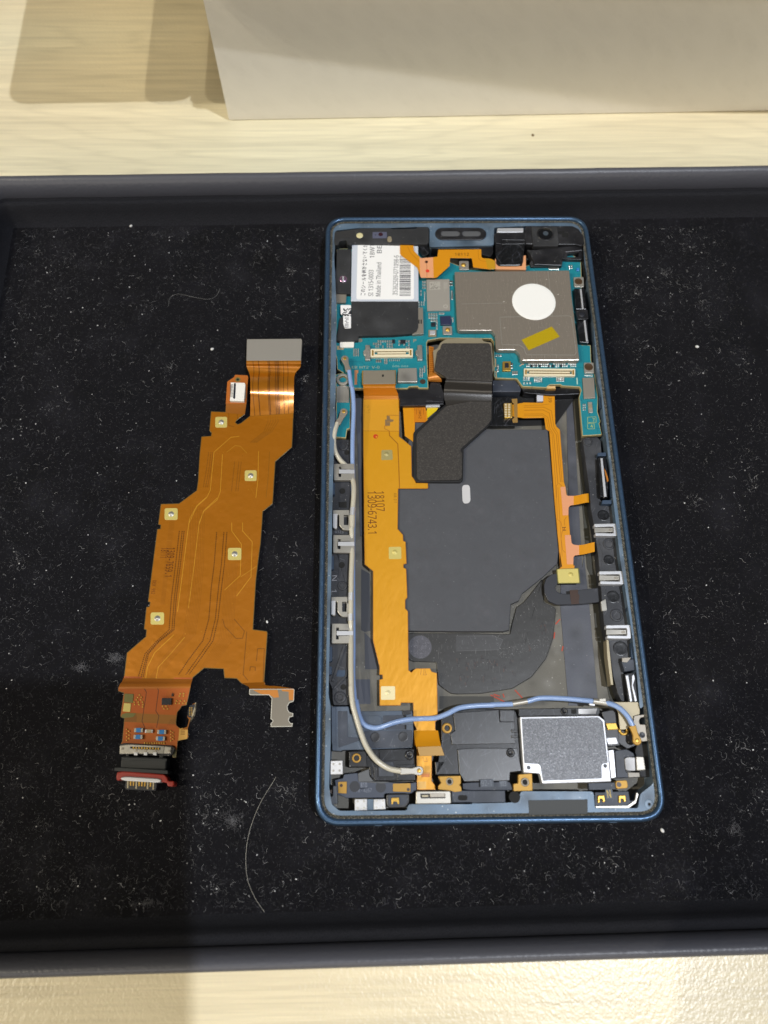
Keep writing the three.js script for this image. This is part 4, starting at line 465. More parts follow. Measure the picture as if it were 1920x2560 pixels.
  const ra = art(rp, 24, '#dd940f', (g) => {
    for (const [a, w] of [[[640, 430, 800, 425, 880, 415], 0.12], [[640, 475, 820, 470, 880, 500, 905, 640, 945, 700, 985, 1150], 0.16], [[640, 445, 830, 445, 900, 480, 925, 640, 960, 690, 1000, 1150], 0.14], [[640, 510, 815, 508, 865, 540, 885, 645, 920, 700, 960, 1160], 0.14], [[640, 525, 810, 522, 850, 550, 870, 650, 905, 700, 940, 1180, 945, 1300], 0.12], [[965, 1160, 945, 1185, 955, 1500, 990, 1530, 1005, 1600], 0.12], [[970, 1160, 1000, 1190], 0.12], [[1040, 1480, 1020, 1510, 1025, 1560], 0.12], [[1030, 1570, 1000, 1620, 990, 1680, 1005, 1790, 1030, 1815], 0.12], [[960, 1200, 1000, 1850], 0.1]]) line(g, D(a, ry), w, '#b2700c');
    words(g, '139', D([872, 325, 872, 400], ry), 1.1, '#5a2c08', 'monospace'); words(g, 'H', D([1000, 1572, 1005, 1612], ry), 1.2, '#5a2c08', 'monospace'); line(g, [...rp, rp[0]], 0.14, '#c07c0c');
  });
  const rm = new THREE.MeshPhysicalMaterial({ map: ra.t, roughness: 0.35, metalness: 0.1, clearcoat: 0.4, clearcoatRoughness: 0.25, bumpMap: again(grain, 5), bumpScale: 2e-06 });
  const rf = slab(phone, 'side_key_flex', rp, ry - 0.12, ry, rm, { art: ra, bev: 0.03, r: 0.15, label: 'narrow amber flex ribbon running down the right' });
  put('board_tail', film(D, [[862, 245, 935, 245, -2.4], [850, 275, 940, 275, -2.7], [830, 300, 932, 300, -4.0], [823, 320, 930, 320, -4.35]], 0.1, 5), M.brown, rf);
  slab(rf, 'white_foam', D([762, 322, 822, 322, 822, 388, 765, 390], -4.2), -5, -4.2, mat('#c9cbd8', 0.5), { bev: 0.05 });
  dimplePad(rf, Fq, [808, 138, 972, 132, 984, 244, 818, 246], -4.25, M.padYellow, 915, 180); slab(rf, 'pad_border', Fq([800, 135, 980, 128, 992, 250, 812, 252], -4.28), -4.5, -4.27, M.olive, { r: 0.2, bev: 0.03 });
  for (const [a, i] of [[[985, 1196, 1033, 1194, 1036, 1262, 1052, 1280, 1110, 1280, 1112, 1366, 1080, 1370, 1062, 1388, 1060, 1462, 1006, 1464, 1003, 1400], 0], [[1025, 1650, 1082, 1648, 1090, 1725, 1108, 1740, 1160, 1746, 1165, 1836, 1122, 1842, 1108, 1858, 1106, 1924, 1046, 1926, 1040, 1840], 1]]) { void i; slab(rf, 'pink_tape', D(a, ry + 0.08), ry - 0.05, ry + 0.08, new THREE.MeshPhysicalMaterial({ color: '#dd9a70', roughness: 0.4, transparent: false }), { r: 0.15, bev: 0.03, label: 'translucent pinkish tape where the ribbon branches' }); }
  put('branch', film(D, [[1105, 1368, 1105, 1282, -4.3], [1150, 1360, 1150, 1275, -3.9], [1205, 1348, 1200, 1264, -3.2], [1250, 1342, 1245, 1258, -3.3], [1258, 1350, 1256, 1262, -4.2]], 0.12, 5), M.amber, rf); put('branch', film(D, [[1158, 1838, 1158, 1745, -4.3], [1210, 1830, 1205, 1740, -3.7], [1262, 1818, 1255, 1728, -3.2], [1308, 1806, 1305, 1716, -3.0]], 0.12, 5), M.amber, rf);
  slab(rf, 'brown_wing', D([525, 366, 578, 364, 582, 588, 537, 590, 530, 560, 550, 540, 545, 410, 528, 395], ry + 0.05), ry - 0.2, ry + 0.06, M.brown, { r: 0.1, bev: 0.03 }); const cg = slab(rf, 'plug', D([450, 406, 530, 404, 532, 540, 460, 548], -3.7), -4.6, -3.7, M.gold, { r: 0.15, bev: 0.1 });
  const pn = []; for (let i = 0; i < 8; i++) for (const x of [468, 500]) pn.push(plate(box4(D, x - 10, 414 + i * 16, x + 12, 421 + i * 16, -3.65), -3.8, -3.62, { bev: 0 })); put('plug_pins', join(pn), M.cream, cg).userData.kind = 'stuff';
  slab(rf, 'ribbon_neck', D([530, 420, 640, 402, 640, 548, 530, 530], ry + 0.02), ry - 0.1, ry + 0.02, M.amber, { bev: 0.02 });

  // ---- black U shaped flex, right rail, keys
  const up = trace(-4.4, Fq, [808, 168, 760, 178, 720, 208, 702, 260, 706, 330, 738, 392, 805, 420, 985, 415, 1150, 400, 1148, 282, 985, 302, 905, 335, 835, 332, 802, 312, 790, 282, 812, 256]);
  const uf = slab(phone, 'key_flex_loop', up, -5.2, -4.4, mat('#32343b', 0.35), { r: 0.3, bev: 0.12, label: 'black looped flex strip' }); slab(uf, 'brown_patch', Fq([906, 304, 976, 300, 972, 330, 985, 345, 980, 400, 985, 412, 920, 418, 912, 360], -4.35), -4.5, -4.34, M.choco, { bev: 0.02 });
  const ry2 = -3.0, rail = slab(phone, 'side_rail', trace(ry2, D, [1192, 740, 1330, 724, 1365, 760, 1372, 880, 1330, 905, 1340, 1290, 1395, 1360, 1475, 1385, 1505, 1545, 1552, 1850], Fq, [1310, 0, 1330, 130, 1352, 260, 1405, 560, 1412, 850, 1330, 870, 1345, 1060, 1350, 1190, 1320, 1190, 1290, 1130, 1250, 980, 1212, 700, 1178, 560, 1135, 40], D, [1300, 1560, 1270, 1400, 1258, 1230]), -6.3, ry2, M.rail, { r: 0.3, bev: 0.12, label: 'black plastic rail along the right side' });
  const bossAt = (parent, c, x, z, h, ro, ri, up2, m) => { const [p, q, s] = c([x, z, x + ro, z, x + ri, z], h), r = q[0] - p[0], i = s[0] - p[0]; put('screw_boss', lathe(p[0], h, p[1], [[i * 0.98, -1.2], [i, up2 - 0.06], [i + 0.07, up2], [r - 0.1, up2], [r, up2 - 0.1], [r, -0.6]]), m, parent); put('screw_hole', lathe(p[0], h, p[1], [[0.001, -1.0], [i * 0.99, -1.0], [i * 0.99, up2 - 0.25]]), M.brass, parent); };
  bossAt(rail, D, 1245, 772, ry2, 45, 30, 0.2, M.rail); bossAt(rail, D, 1440, 1735, ry2, 55, 36, 0.2, M.rail); bossAt(rail, Fq, 1280, 505, ry2, 52, 34, 0.2, M.rail);
  for (const [c, x, z, r] of [[D, 1390, 1465, 56], [D, 1440, 1885, 50], [Fq, 1252, 358, 52], [Fq, 1312, 770, 60]]) { const [p, q] = c([x, z, x + r, z], ry2), d = q[0] - p[0]; put('dimple', lathe(p[0], ry2, p[1], [[0.001, 0.04], [d * 0.6, 0.02], [d * 0.85, 0.1], [d, 0.02]], 24), M.gloss, rail); }
  for (const [c, a] of [[D, [1335, 1680, 1500, 1700, 1545, 1850, 1520, 1955, 1370, 1950, 1380, 1830, 1360, 1760]], [Fq, [1190, 280, 1300, 275, 1330, 440, 1210, 440]]]) { const o = rounded(c(a, ry2), 0.4), mid = o.reduce((s, p) => [s[0] + p[0] / o.length, s[1] + p[1] / o.length], [0, 0]); put('raised_outline', plate(o, ry2 - 0.05, ry2 + 0.07, { bev: 0.02, holes: [o.map((p) => [mid[0] + (p[0] - mid[0]) * 0.88, mid[1] + (p[1] - mid[1]) * 0.9])] }), M.rail, rail); }
  const rclip = (c, x, z, w, h, k) => { const q = (a) => { const o = []; for (let i = 0; i < a.length; i += 2) o.push(x + a[i] * w + a[i + 1] * k, z + a[i + 1] * h); return o; }, t = slab(phone, 'spring_clip', c(q([0, 0.03, 0.93, 0, 1, 0.08, 1, 0.95, 0.95, 1, 0.03, 0.98, 0.03, 0.75, 0.83, 0.78, 0.83, 0.24, 0, 0.27]), -1.3), -2.9, -1.3, M.bright, { r: 0.25, bev: 0.12 }); slab(t, 'tongue', c(q([0, 0.32, 0.8, 0.36, 0.8, 0.68, 0, 0.72]), -1.5), -1.9, -1.5, M.silver, { r: 0.1, bev: 0.08 }); slab(t, 'tongue_tip', c(q([0.62, 0.44, 0.76, 0.45, 0.76, 0.6, 0.62, 0.6]), -1.4), -1.6, -1.42, M.satin, { bev: 0.03 }); };
  rclip(D, 1302, 1540, 218, 118, 5); rclip(Fq, 1140, 150, 198, 108, 4); rclip(Fq, 1196, 580, 200, 112, 4);
  const key = (c, body, bar, label) => { const k = slab(phone, 'side_key', c(body, -1.4), -4.5, -1.4, M.gloss, { r: 0.2, bev: 0.15, label }); slab(k, 'metal_edge', c(bar, -1.2), -2, -1.2, M.bright, { bev: 0.05 }); return k; };
  const kk = key(B, [1388, 832, 1500, 830, 1520, 1050, 1408, 1052], [1450, 838, 1468, 838, 1490, 1045, 1474, 1050]); key(B, [1418, 1172, 1530, 1160, 1545, 1400, 1445, 1392], [1490, 1165, 1508, 1160, 1535, 1380, 1515, 1385]);
  slab(kk, 'bracket', B([1405, 1060, 1530, 1055, 1540, 1150, 1430, 1155], -1.2), -3.5, -1.2, M.black, { r: 0.2 }); { const [p] = B([1470, 1105], -1.1); put('screw', lathe(p[0], -1.2, p[1], [[0.001, 0.22], [0.55, 0.2], [0.75, 0.08], [0.78, -0.1]], 20), M.chip, kk); }
  const k3 = key(D, [1338, 918, 1412, 915, 1440, 1100, 1432, 1295, 1358, 1285], [1362, 925, 1382, 925, 1420, 1285, 1396, 1290], 'long black and metal power key beside the right rail'); slab(k3, 'spring', D([1395, 1020, 1412, 1050, 1430, 1100, 1438, 1140, 1425, 1150, 1410, 1090], -1.3), -2, -1.2, M.copper, { bev: 0.05 });
  slab(phone, 'metal_strip', Fq([1200, 700, 1218, 705, 1255, 1060, 1235, 1060, 1205, 820], -2.4), -5, -2.4, M.tan, { bev: 0.06 }); slab(phone, 'key_bracket', Fq([1320, 868, 1425, 850, 1440, 940, 1345, 955], -1.5), -4, -1.5, M.slate, { r: 0.15, bev: 0.15 }); slab(phone, 'silver_tab', Fq([1325, 845, 1398, 842, 1365, 880, 1328, 878], -1.4), -2, -1.38, M.satin, { bev: 0.03 });
  slab(phone, 'silver_tab', Fq([1155, 395, 1195, 375, 1205, 465, 1165, 470], -2.6), -3.4, -2.6, M.silver, { r: 0.15 });
  const k4 = key(Fq, [1345, 970, 1430, 960, 1462, 1190, 1375, 1200], [1352, 985, 1375, 985, 1405, 1190, 1390, 1195]); slab(k4, 'spring', Fq([1405, 985, 1420, 975, 1428, 1010, 1412, 1060, 1445, 1190, 1428, 1195, 1402, 1070], -1.2), -2.2, -1.2, M.bright, { r: 0.2, bev: 0.06 });

  // ---- bottom left: loudspeaker plates
  const sy = -2.6;
  const ls = slab(phone, 'antenna_carrier', G([172, 382, 330, 382, 340, 450, 440, 455, 440, 425, 830, 420, 905, 420, 915, 600, 905, 755, 460, 772, 275, 775, 262, 785, 182, 780], sy), -6, sy, M.bluegrey, { r: 0.25, bev: 0.12, label: 'blue grey plastic carrier at the bottom left' });
  for (const [a, m, u] of [[[175, 390, 212, 392, 212, 715, 178, 720], M.bluegrey, 0.25], [[232, 425, 320, 425, 322, 660, 430, 665, 428, 690, 240, 755], M.slate, 0.1], [[330, 470, 600, 465, 630, 490, 632, 595, 470, 598, 335, 650], M.bluegrey, 0.14], [[640, 465, 835, 460, 838, 590, 645, 592], M.slate, 0.1], [[470, 605, 900, 598, 900, 750, 480, 760], M.slate, 0.16], [[815, 420, 890, 415, 890, 450, 820, 462], M.black, 0.5], [[800, 520, 912, 510, 912, 550, 800, 545], M.bluegrey, 0.3]]) slab(ls, 'raised_panel', G(a, sy + u), sy - 0.05, sy + u, m, { r: 0.2, bev: 0.05 });
  slab(ls, 'notch', G([825, 462, 850, 462, 850, 590, 838, 590, 838, 500, 825, 500], sy + 0.1), sy, sy + 0.13, M.dark, { bev: 0 });
  for (const [x, z] of [[570, 660], [822, 656]]) { const [p, q] = G([x, z, x + 42, z], sy + 0.16), r = q[0] - p[0]; put('dimple', lathe(p[0], sy + 0.16, p[1], [[0.001, 0.02], [r * 0.85, 0.03], [r, 0.06], [r * 1.04, 0.0]], 26), mat('#26272c', 0.35), ls); }
  const bm = slab(phone, 'black_carrier', G([332, 785, 525, 765, 920, 762, 935, 1052, 560, 1055, 522, 1000, 515, 930, 332, 932], -2.9), -6, -2.9, M.gloss, { r: 0.2, bev: 0.15, label: 'glossy black plastic carrier beside the amber ribbon' });
  bossAt(bm, G, 402, 848, -2.6, 42, 24, 0.3, M.brass); slab(bm, 'boss_block', G([335, 790, 490, 785, 492, 925, 335, 928], -2.6), -3, -2.6, M.black, { r: 0.2, bev: 0.1 });
  for (const [a, u, m] of [[[605, 770, 920, 768, 922, 865, 610, 875], 0.3, M.gloss], [[600, 882, 735, 880, 738, 1012, 602, 1012], 0.2, M.slate], [[765, 910, 930, 905, 932, 1045, 770, 1048], 0.3, M.gloss], [[556, 925, 590, 925, 592, 1050, 560, 1052], 0.35, M.black]]) slab(bm, 'raised_panel', G(a, -2.9 + u), -2.95, -2.9 + u, m, { r: 0.1, bev: 0.06 });
  { const [p] = G([878, 820], -2.6); put('screw', lathe(p[0], -2.6, p[1], [[0.001, 0.1], [0.35, 0.1], [0.4, 0.3], [0.8, 0.32], [1.0, 0.05]], 24), M.black, bm); }
  const sb = slab(phone, 'sub_board', G([290, 995, 410, 982, 425, 1060, 900, 1072, 942, 1066, 942, 1140, 885, 1170, 662, 1168, 652, 1205, 312, 1208, 222, 1172, 205, 1045, 280, 1030], -3.2), -6, -3.2, mat('#3d4557', 0.45), { r: 0.2, bev: 0.08, label: 'dark blue sub board with brass contacts at the bottom left' });
  slab(sb, 'brass_contact', G([235, 1062, 315, 1060, 312, 1168, 235, 1165], -3.0), -3.25, -3.0, M.brass, { r: 0.15, bev: 0.05 }); slab(sb, 'brass_contact', G([730, 1078, 890, 1074, 888, 1155, 730, 1150], -3.0), -3.25, -3.0, M.brass, { r: 0.15, bev: 0.05 });
  for (const [x, z, r] of [[264, 1095, 14], [868, 1132, 14], [178, 1150, 18]]) { const [p, q] = G([x, z, x + r, z], -2.97), d = q[0] - p[0]; slab(sb, 'hole_mark', circle(p[0], p[1], d, 16), -3.1, -2.975, M.choco, { bev: 0 }); }
  for (const [x, z] of [[385, 1105], [620, 1110]]) { const [p] = G([x, z], -3.2); slab(sb, 'dark_spot', circle(p[0], p[1], 1.1, 20), -3.3, -3.17, M.chip, { bev: 0 }); }
  mouldText(G, [388, 1115, 498, 1112], '80 810', -3.18, 1.1, '#8f95a5', '#3d4557', sb); mouldText(G, [375, 1158, 540, 1158], '118 - 4267', -3.18, 0.9, '#7f8595', '#3d4557', sb);
  slab(phone, 'grey_bracket', G([415, 985, 515, 945, 520, 1010, 560, 1058, 700, 1065, 640, 1078, 420, 1062], -2.7), -5, -2.7, mat('#5a5d62', 0.5), { r: 0.2, bev: 0.1 });
  for (const a of [[165, 872, 275, 870, 278, 992, 165, 996], [385, 1218, 497, 1216, 497, 1318, 385, 1322], [556, 1218, 660, 1216, 664, 1310, 556, 1314]]) { const p = slab(phone, 'foil_pad', G(a, -1.0), -3, -1.0, M.foil, { r: 0.1, bev: 0.1 }), q = G(a, -1.0), cx = (q[0][0] + q[2][0]) / 2, cz = (q[0][1] + q[2][1]) / 2; for (const [i, j] of [[-1, -1], [1, -1], [-1, 1], [1, 1]]) slab(p, 'dent', circle(cx + i * 0.65, cz + j * 0.65, 0.24, 10), -1.1, -0.96, M.silver, { bev: 0.02 }); }
  slab(phone, 'blue_gap', G([497, 1218, 556, 1218, 556, 1316, 497, 1318], -1.3), -3, -1.3, M.ledge, { bev: 0.05 });
  slab(phone, 'clip_post', G([190, 1100, 222, 1100, 232, 1260, 165, 1262, 165, 1200, 190, 1190], -2), -5, -2, mat('#5b5f66', 0.3, 0.3), { r: 0.2 });
  const mic = slab(phone, 'microphone_seat', G([668, 1172, 880, 1168, 882, 1240, 850, 1295, 690, 1300, 672, 1270], -1.2), -4, -1.2, M.black, { r: 0.5, bev: 0.2, label: 'black rubber seat with a gold spring contact' }); slab(mic, 'seat_floor', G([690, 1180, 862, 1178, 862, 1235, 838, 1272, 700, 1275, 690, 1255], -1.15), -1.4, -1.16, M.slate, { r: 0.4, bev: 0.03 });
  slab(mic, 'spring_contact', G([718, 1205, 785, 1203, 790, 1262, 775, 1265, 770, 1240, 735, 1240, 732, 1265, 716, 1262], -0.8), -1.4, -0.8, M.gold, { r: 0.1, bev: 0.1 }); slab(mic, 'spring_contact', G([728, 1215, 775, 1213, 778, 1232, 728, 1234], -0.6), -1, -0.6, M.gold, { bev: 0.08 });
  const usb = slab(phone, 'port_shell', G([938, 1145, 1252, 1142, 1258, 1262, 935, 1266], -1.0), -3.6, -1.0, M.nickel, { r: 0.35, bev: 0.2, holes: [rounded(G([965, 1158, 1210, 1156, 1212, 1220, 972, 1222], -1), 0.3)], label: 'silver metal shell of the charging port' }); slab(usb, 'port_inside', G([960, 1155, 1215, 1152, 1218, 1225, 965, 1228], -1.8), -3.5, -1.9, M.black, { bev: 0.05 }); slab(usb, 'port_tongue', G([1062, 1165, 1205, 1162, 1208, 1202, 1065, 1205], -1.4), -2, -1.4, M.satin, { r: 0.15, bev: 0.1 }); slab(usb, 'port_detail', G([985, 1180, 1050, 1178, 1052, 1200, 988, 1202], -1.5), -2, -1.5, M.tan, { r: 0.2, bev: 0.08 });
  for (const [c, a, x, z] of [[G, [1137, 1012, 1342, 1006, 1345, 1080, 1330, 1085, 1348, 1110, 1350, 1148, 1282, 1156, 1262, 1145, 1140, 1132, 1140, 1095, 1165, 1070], 1240, 1060], [H, [370, 880, 480, 872, 485, 1012, 332, 1016, 330, 955, 368, 950], 422, 942]]) { const p = slab(phone, 'brass_plate', c(a, -1.5), -3, -1.5, M.brass, { r: 0.15, bev: 0.1 }), [m, n] = c([x, z, x + 34, z], -1.5), r = n[0] - m[0]; put('screw_ring', lathe(m[0], -1.5, m[1], [[r * 0.55, 0.02], [r * 0.62, 0.22], [r * 0.9, 0.22], [r, 0]], 26), M.satin, p); slab(p, 'screw_hole', circle(m[0], m[1], r * 0.58, 18), -1.6, -1.46, M.dark, { bev: 0 }); }
  const bar = slab(phone, 'bottom_bar', trace(-1.6, G, [1258, 1140, 1438, 1140], H, [0, 1010, 265, 1008, 268, 1105, 0, 1110], G, [1438, 1248, 1260, 1250]), -4, -1.6, M.slate, { r: 0.15, bev: 0.12, label: 'blue grey plastic bar along the bottom edge' }); slab(bar, 'slot', capsuleOf(G, 1338, 1380, 1206, 24, -1.55), -1.7, -1.56, M.dark, { bev: 0 });
  { const [p] = H([337, 1062], -1.1); slab(phone, 'dark_round_hole', circle(p[0], p[1], 1.15, 22), -1.9, -0.66, M.dark, { bev: 0.02 }); }
  { const [p] = H([1415, 1118], -0.6); const rg = put('ledge_ring', lathe(p[0], -0.7, p[1], [[0.2, 0.02], [0.35, 0.06], [0.9, 0.06], [0.98, 0]], 24), M.ledge, phone); slab(rg, 'ring_dot', circle(p[0], p[1], 0.3, 14), -0.72, -0.64, M.dark, { bev: 0 }); }
  slab(phone, 'grey_gasket', H([450, 1087, 922, 1080, 922, 1196, 458, 1205], -0.55), -0.8, -0.55, mat('#44474a', 0.65, 0, { bumpMap: again(grain, 1), bumpScale: 1e-05 }), { r: 0.15, bev: 0.04, label: 'flat grey gasket strip on the bottom ledge' });

  // ---- bottom middle: glossy loudspeaker box
  const bx = slab(phone, 'speaker_box', trace(-2.7, G, [1165, 440, 1250, 432], H, [0, 352, 340, 362, 372, 420, 405, 862, 305, 868, 298, 940, 0, 945], G, [1380, 1068, 1345, 1000, 1115, 1000, 1108, 880, 1196, 872, 1192, 695, 1165, 690]), -6.2, -2.7, M.gloss, { r: 0.2, bev: 0.2, label: 'glossy black loudspeaker box at the bottom' });
  const sh = mat('#ffffff', 0.3, 0, { map: scratched, bumpMap: again(grain, 1), bumpScale: 1e-05, clearcoat: 0.5, clearcoatRoughness: 0.35 });
  slab(bx, 'top_sheet', trace(-2.2, G, [1272, 440], H, [215, 365, 222, 462, 340, 462, 345, 635], G, [1262, 728, 1250, 625, 1290, 600]), -2.75, -2.2, sh, { r: 0.15, bev: 0.1 }); slab(bx, 'top_sheet', trace(-2.2, G, [1312, 770], H, [0, 670, 362, 672, 395, 855, 305, 862, 300, 930], G, [1372, 1060, 1330, 985]), -2.75, -2.2, sh, { r: 0.15, bev: 0.1 }); slab(bx, 'corner_sheet', H([222, 368, 335, 370, 338, 458, 225, 458], -2.3), -2.75, -2.3, sh, { bev: 0.06 });
  bossAt(bx, G, 1218, 578, -2.3, 46, 24, 0.3, M.brass); { const [p] = H([306, 708], -2.2); put('stud', lathe(p[0], -2.2, p[1], [[0.001, 0.12], [0.4, 0.12], [0.5, 0.3], [0.8, 0.3], [0.92, 0]], 22), M.black, bx); }
  for (const z of [535, 580]) slab(bx, 'catch', H([312, z - 12, 362, z - 10, 366, z + 12, 318, z + 12], -1.9), -2.8, -1.9, M.black, { r: 0.2, bev: 0.1 });
  mouldText(H, [75, 975, 165, 970], '92-1', -1.55, 1.3, '#6a707c', '#3a4250', bar, -1.6); slab(bx, 'rear_ledge', trace(-2.4, H, [0, 945, 300, 940, 330, 1005, 0, 1008], G, [1360, 1130, 1358, 1075]), -4, -2.4, M.slate, { bev: 0.08 });
  mouldText(H, [225, 972, 275, 970], 'Y03', -2.38, 1.0, '#7a808c', '#3a4250', bx);
  const pl = slab(phone, 'module_shield', H([382, 420, 1012, 410, 1060, 448, 1112, 938, 562, 956, 540, 872, 412, 866], -1.0), -3.5, -1.0, M.bright, { r: 0.2, bev: 0.2, label: 'silver framed module cover with a dark speckled pad' });
  const speck = tex(512, (x, y) => { const v = fine[y * 512 + x]; return 0.5 + 0.5 * Math.tanh((v - 0.53) * 16); }, false, 2.2);
  slab(pl, 'speckled_pad', H([397, 435, 1008, 424, 1044, 460, 1084, 788, 1042, 795, 1034, 815, 1038, 914, 566, 932, 546, 812, 530, 798, 418, 792], -0.9), -1.1, -0.9, mat('#a3a5ab', 0.36, 0.45, { map: again(fleck, 1.1), bumpMap: again(leather, 1.6), bumpScale: 1.44e-05 }), { r: 0.2, bev: 0.03 }); void speck;
  for (const [x, z] of [[452, 826], [1062, 812]]) { const [p] = H([x, z], -1); slab(pl, 'rivet_hole', circle(p[0], p[1], 0.42, 16), -1.1, -0.97, M.chip, { bev: 0.02 }); }
  const tbk = slab(phone, 'module_bracket', H([372, 355, 1018, 350, 1022, 385, 1010, 408, 372, 418], -1.4), -4, -1.4, M.gloss, { r: 0.15, bev: 0.12 }); { const [p] = H([736, 378], -1.4); put('stud', lathe(p[0], -1.4, p[1], [[0.001, 0.05], [0.35, 0.05], [0.4, 0.28], [0.7, 0.28], [0.82, 0]], 22), M.black, tbk); } slab(tbk, 'bright_face', H([848, 358, 1000, 354, 985, 398, 850, 400], -1.35), -1.6, -1.33, M.foil, { bev: 0.05 }); slab(tbk, 'dark_slot', H([792, 362, 832, 360, 832, 396, 794, 398], -1.35), -1.6, -1.36, M.dark, { bev: 0 });
  for (const [z, m] of [[472, M.gold], [588, M.bright]]) slab(phone, 'gold_contact', H([1066, z, 1150, z - 2, 1168, z + 50, 1085, z + 54], -1.7), -3, -1.7, m, { r: 0.1, bev: 0.1 });
  slab(phone, 'contact_base', H([1060, 500, 1160, 500, 1180, 650, 1085, 660], -2.2), -4, -2.2, M.black, { bev: 0.1 });
  slab(phone, 'shiny_side', H([1085, 690, 1132, 682, 1150, 905, 1112, 912], -1.3), -4, -1.3, M.bright, { r: 0.1, bev: 0.1 });
  const gb = slab(phone, 'corner_block', H([1140, 690, 1235, 678, 1290, 710, 1300, 740, 1220, 745, 1228, 860, 1330, 870, 1335, 905, 1155, 908], -1.5), -5, -1.5, M.slate, { r: 0.2, bev: 0.15 }); slab(gb, 'step', H([1245, 865, 1335, 865, 1340, 900, 1250, 905], -1.2), -1.6, -1.2, M.grey, { bev: 0.08 });
  slab(phone, 'foil_clip', H([1218, 752, 1250, 740, 1300, 745, 1305, 852, 1240, 850, 1225, 840], -1.1), -3, -1.1, M.foil, { r: 0.25, bev: 0.12 }); slab(phone, 'foil_clip', H([1308, 738, 1370, 740, 1385, 845, 1315, 850], -0.9), -3, -0.9, M.nickel, { r: 0.2, bev: 0.12 });
  const bc = slab(phone, 'tail_contact', H([1145, 932, 1238, 925, 1246, 990, 1150, 998], -1.2), -3, -1.2, M.brass, { r: 0.5, bev: 0.1 }); { const [p] = H([1172, 962], -1.2); slab(bc, 'contact_hole', circle(p[0], p[1], 0.5, 16), -1.3, -1.17, M.choco, { bev: 0 }); } slab(phone, 'contact_strip', H([930, 950, 1140, 945, 1150, 1000, 935, 1005], -1.6), -3, -1.6, M.slate, { r: 0.1 });
  const mo = slab(phone, 'motor_seat', H([978, 1022, 1250, 1012, 1262, 1090, 1300, 1080, 1300, 1120, 1245, 1148, 1000, 1152, 975, 1130], -1.3), -4, -1.3, M.slate, { r: 0.2, bev: 0.15, label: 'dark contact seat with two gold springs at the bottom right' }); for (const x of [1005, 1172]) { const s = slab(mo, 'spring_contact', H([x, 1050, x + 52, 1046, x + 58, 1098, x + 40, 1102, x + 36, 1075, x + 14, 1076, x + 16, 1108, x, 1106], -0.8), -1.4, -0.8, M.gold, { r: 0.1, bev: 0.1 }); void s; } slab(mo, 'chrome_rim', H([980, 1132, 1240, 1128, 1300, 1085, 1312, 1020, 1330, 1040, 1310, 1110, 1250, 1152, 985, 1150], -1.0), -1.6, -1.0, M.silver, { r: 0.2, bev: 0.1 });
  mouldText(H, [1078, 1068, 1118, 1064], 'N', -1.27, 1.7, '#c9a83c', '#3a4250', mo);
  const lb = slab(phone, 'antenna_bracket', H([1092, 302, 1325, 302, 1336, 320, 1340, 402, 1290, 415, 1285, 440, 1240, 520, 1182, 525, 1165, 380, 1150, 350], -1.3), -1.7, -1.3, M.tan, { r: 0.3, bev: 0.08, label: 'tan metal bracket holding the cable end' });
  slab(lb, 'hook', H([1292, 412, 1382, 400, 1392, 420, 1345, 428, 1332, 455, 1340, 482, 1392, 482, 1412, 520, 1416, 612, 1350, 620, 1330, 560, 1300, 530, 1285, 470], -0.9), -1.4, -0.9, M.satin, { r: 0.3, bev: 0.1 }); { const [p, q] = H([1358, 566, 1380, 566], -0.9), r = q[0] - p[0]; put('hook_hole', lathe(p[0], -0.9, p[1], [[0.001, 0.02], [r * 0.6, 0.02], [r * 0.65, 0.08], [r, 0.08], [r * 1.05, 0]], 20), M.chip, lb); }
  slab(phone, 'dark_cradle', H([1030, 380, 1150, 360, 1180, 520, 1300, 560, 1340, 640, 1240, 680, 1180, 640, 1060, 470], -2.6), -6, -2.6, M.black, { r: 0.3, bev: 0.15 }); { const [p] = H([1210, 528], -2.2); put('gold_ring', lathe(p[0], -2.4, p[1], [[0.5, 0], [0.6, 0.3], [1.0, 0.3], [1.1, 0]], 24), M.gold, phone); }
  slab(phone, 'corner_flap', H([1340, 560, 1420, 640, 1440, 900, 1345, 900, 1300, 700], -3), -6, -3, M.matte, { r: 0.3, bev: 0.1 });

  // ---- aerial cables
  const cable = (list, r) => list.map(([c, x, z, h]) => { const [p] = c([x, z], h); return [p[0], h, p[1]]; });
  const plug = (parent, c, tip, neck, tail, h, m) => { const [a, b, d] = c([...tip, ...neck, ...tail], h), dir = Math.atan2(b[1] - a[1], b[0] - a[0]), o = []; for (let i = 0; i <= 12; i++) { const t = dir + Math.PI / 2 + i / 12 * Math.PI; o.push([a[0] + 0.95 * Math.cos(t), a[1] + 0.95 * Math.sin(t)]); } const nx = -Math.sin(dir), nz = Math.cos(dir); o.push([b[0] - nx * 0.6, b[1] - nz * 0.6], [d[0] - nx * 0.75, d[1] - nz * 0.75], [d[0] + nx * 0.75, d[1] + nz * 0.75], [b[0] + nx * 0.6, b[1] + nz * 0.6]); slab(parent, 'aerial_plug', o, h - 0.7, h, m, { r: 0.2, bev: 0.15 }); put('plug_button', lathe(a[0], h, a[1], [[0.001, 0.1], [0.3, 0.1], [0.4, 0.05], [0.45, 0]], 16), M.gold, parent); };
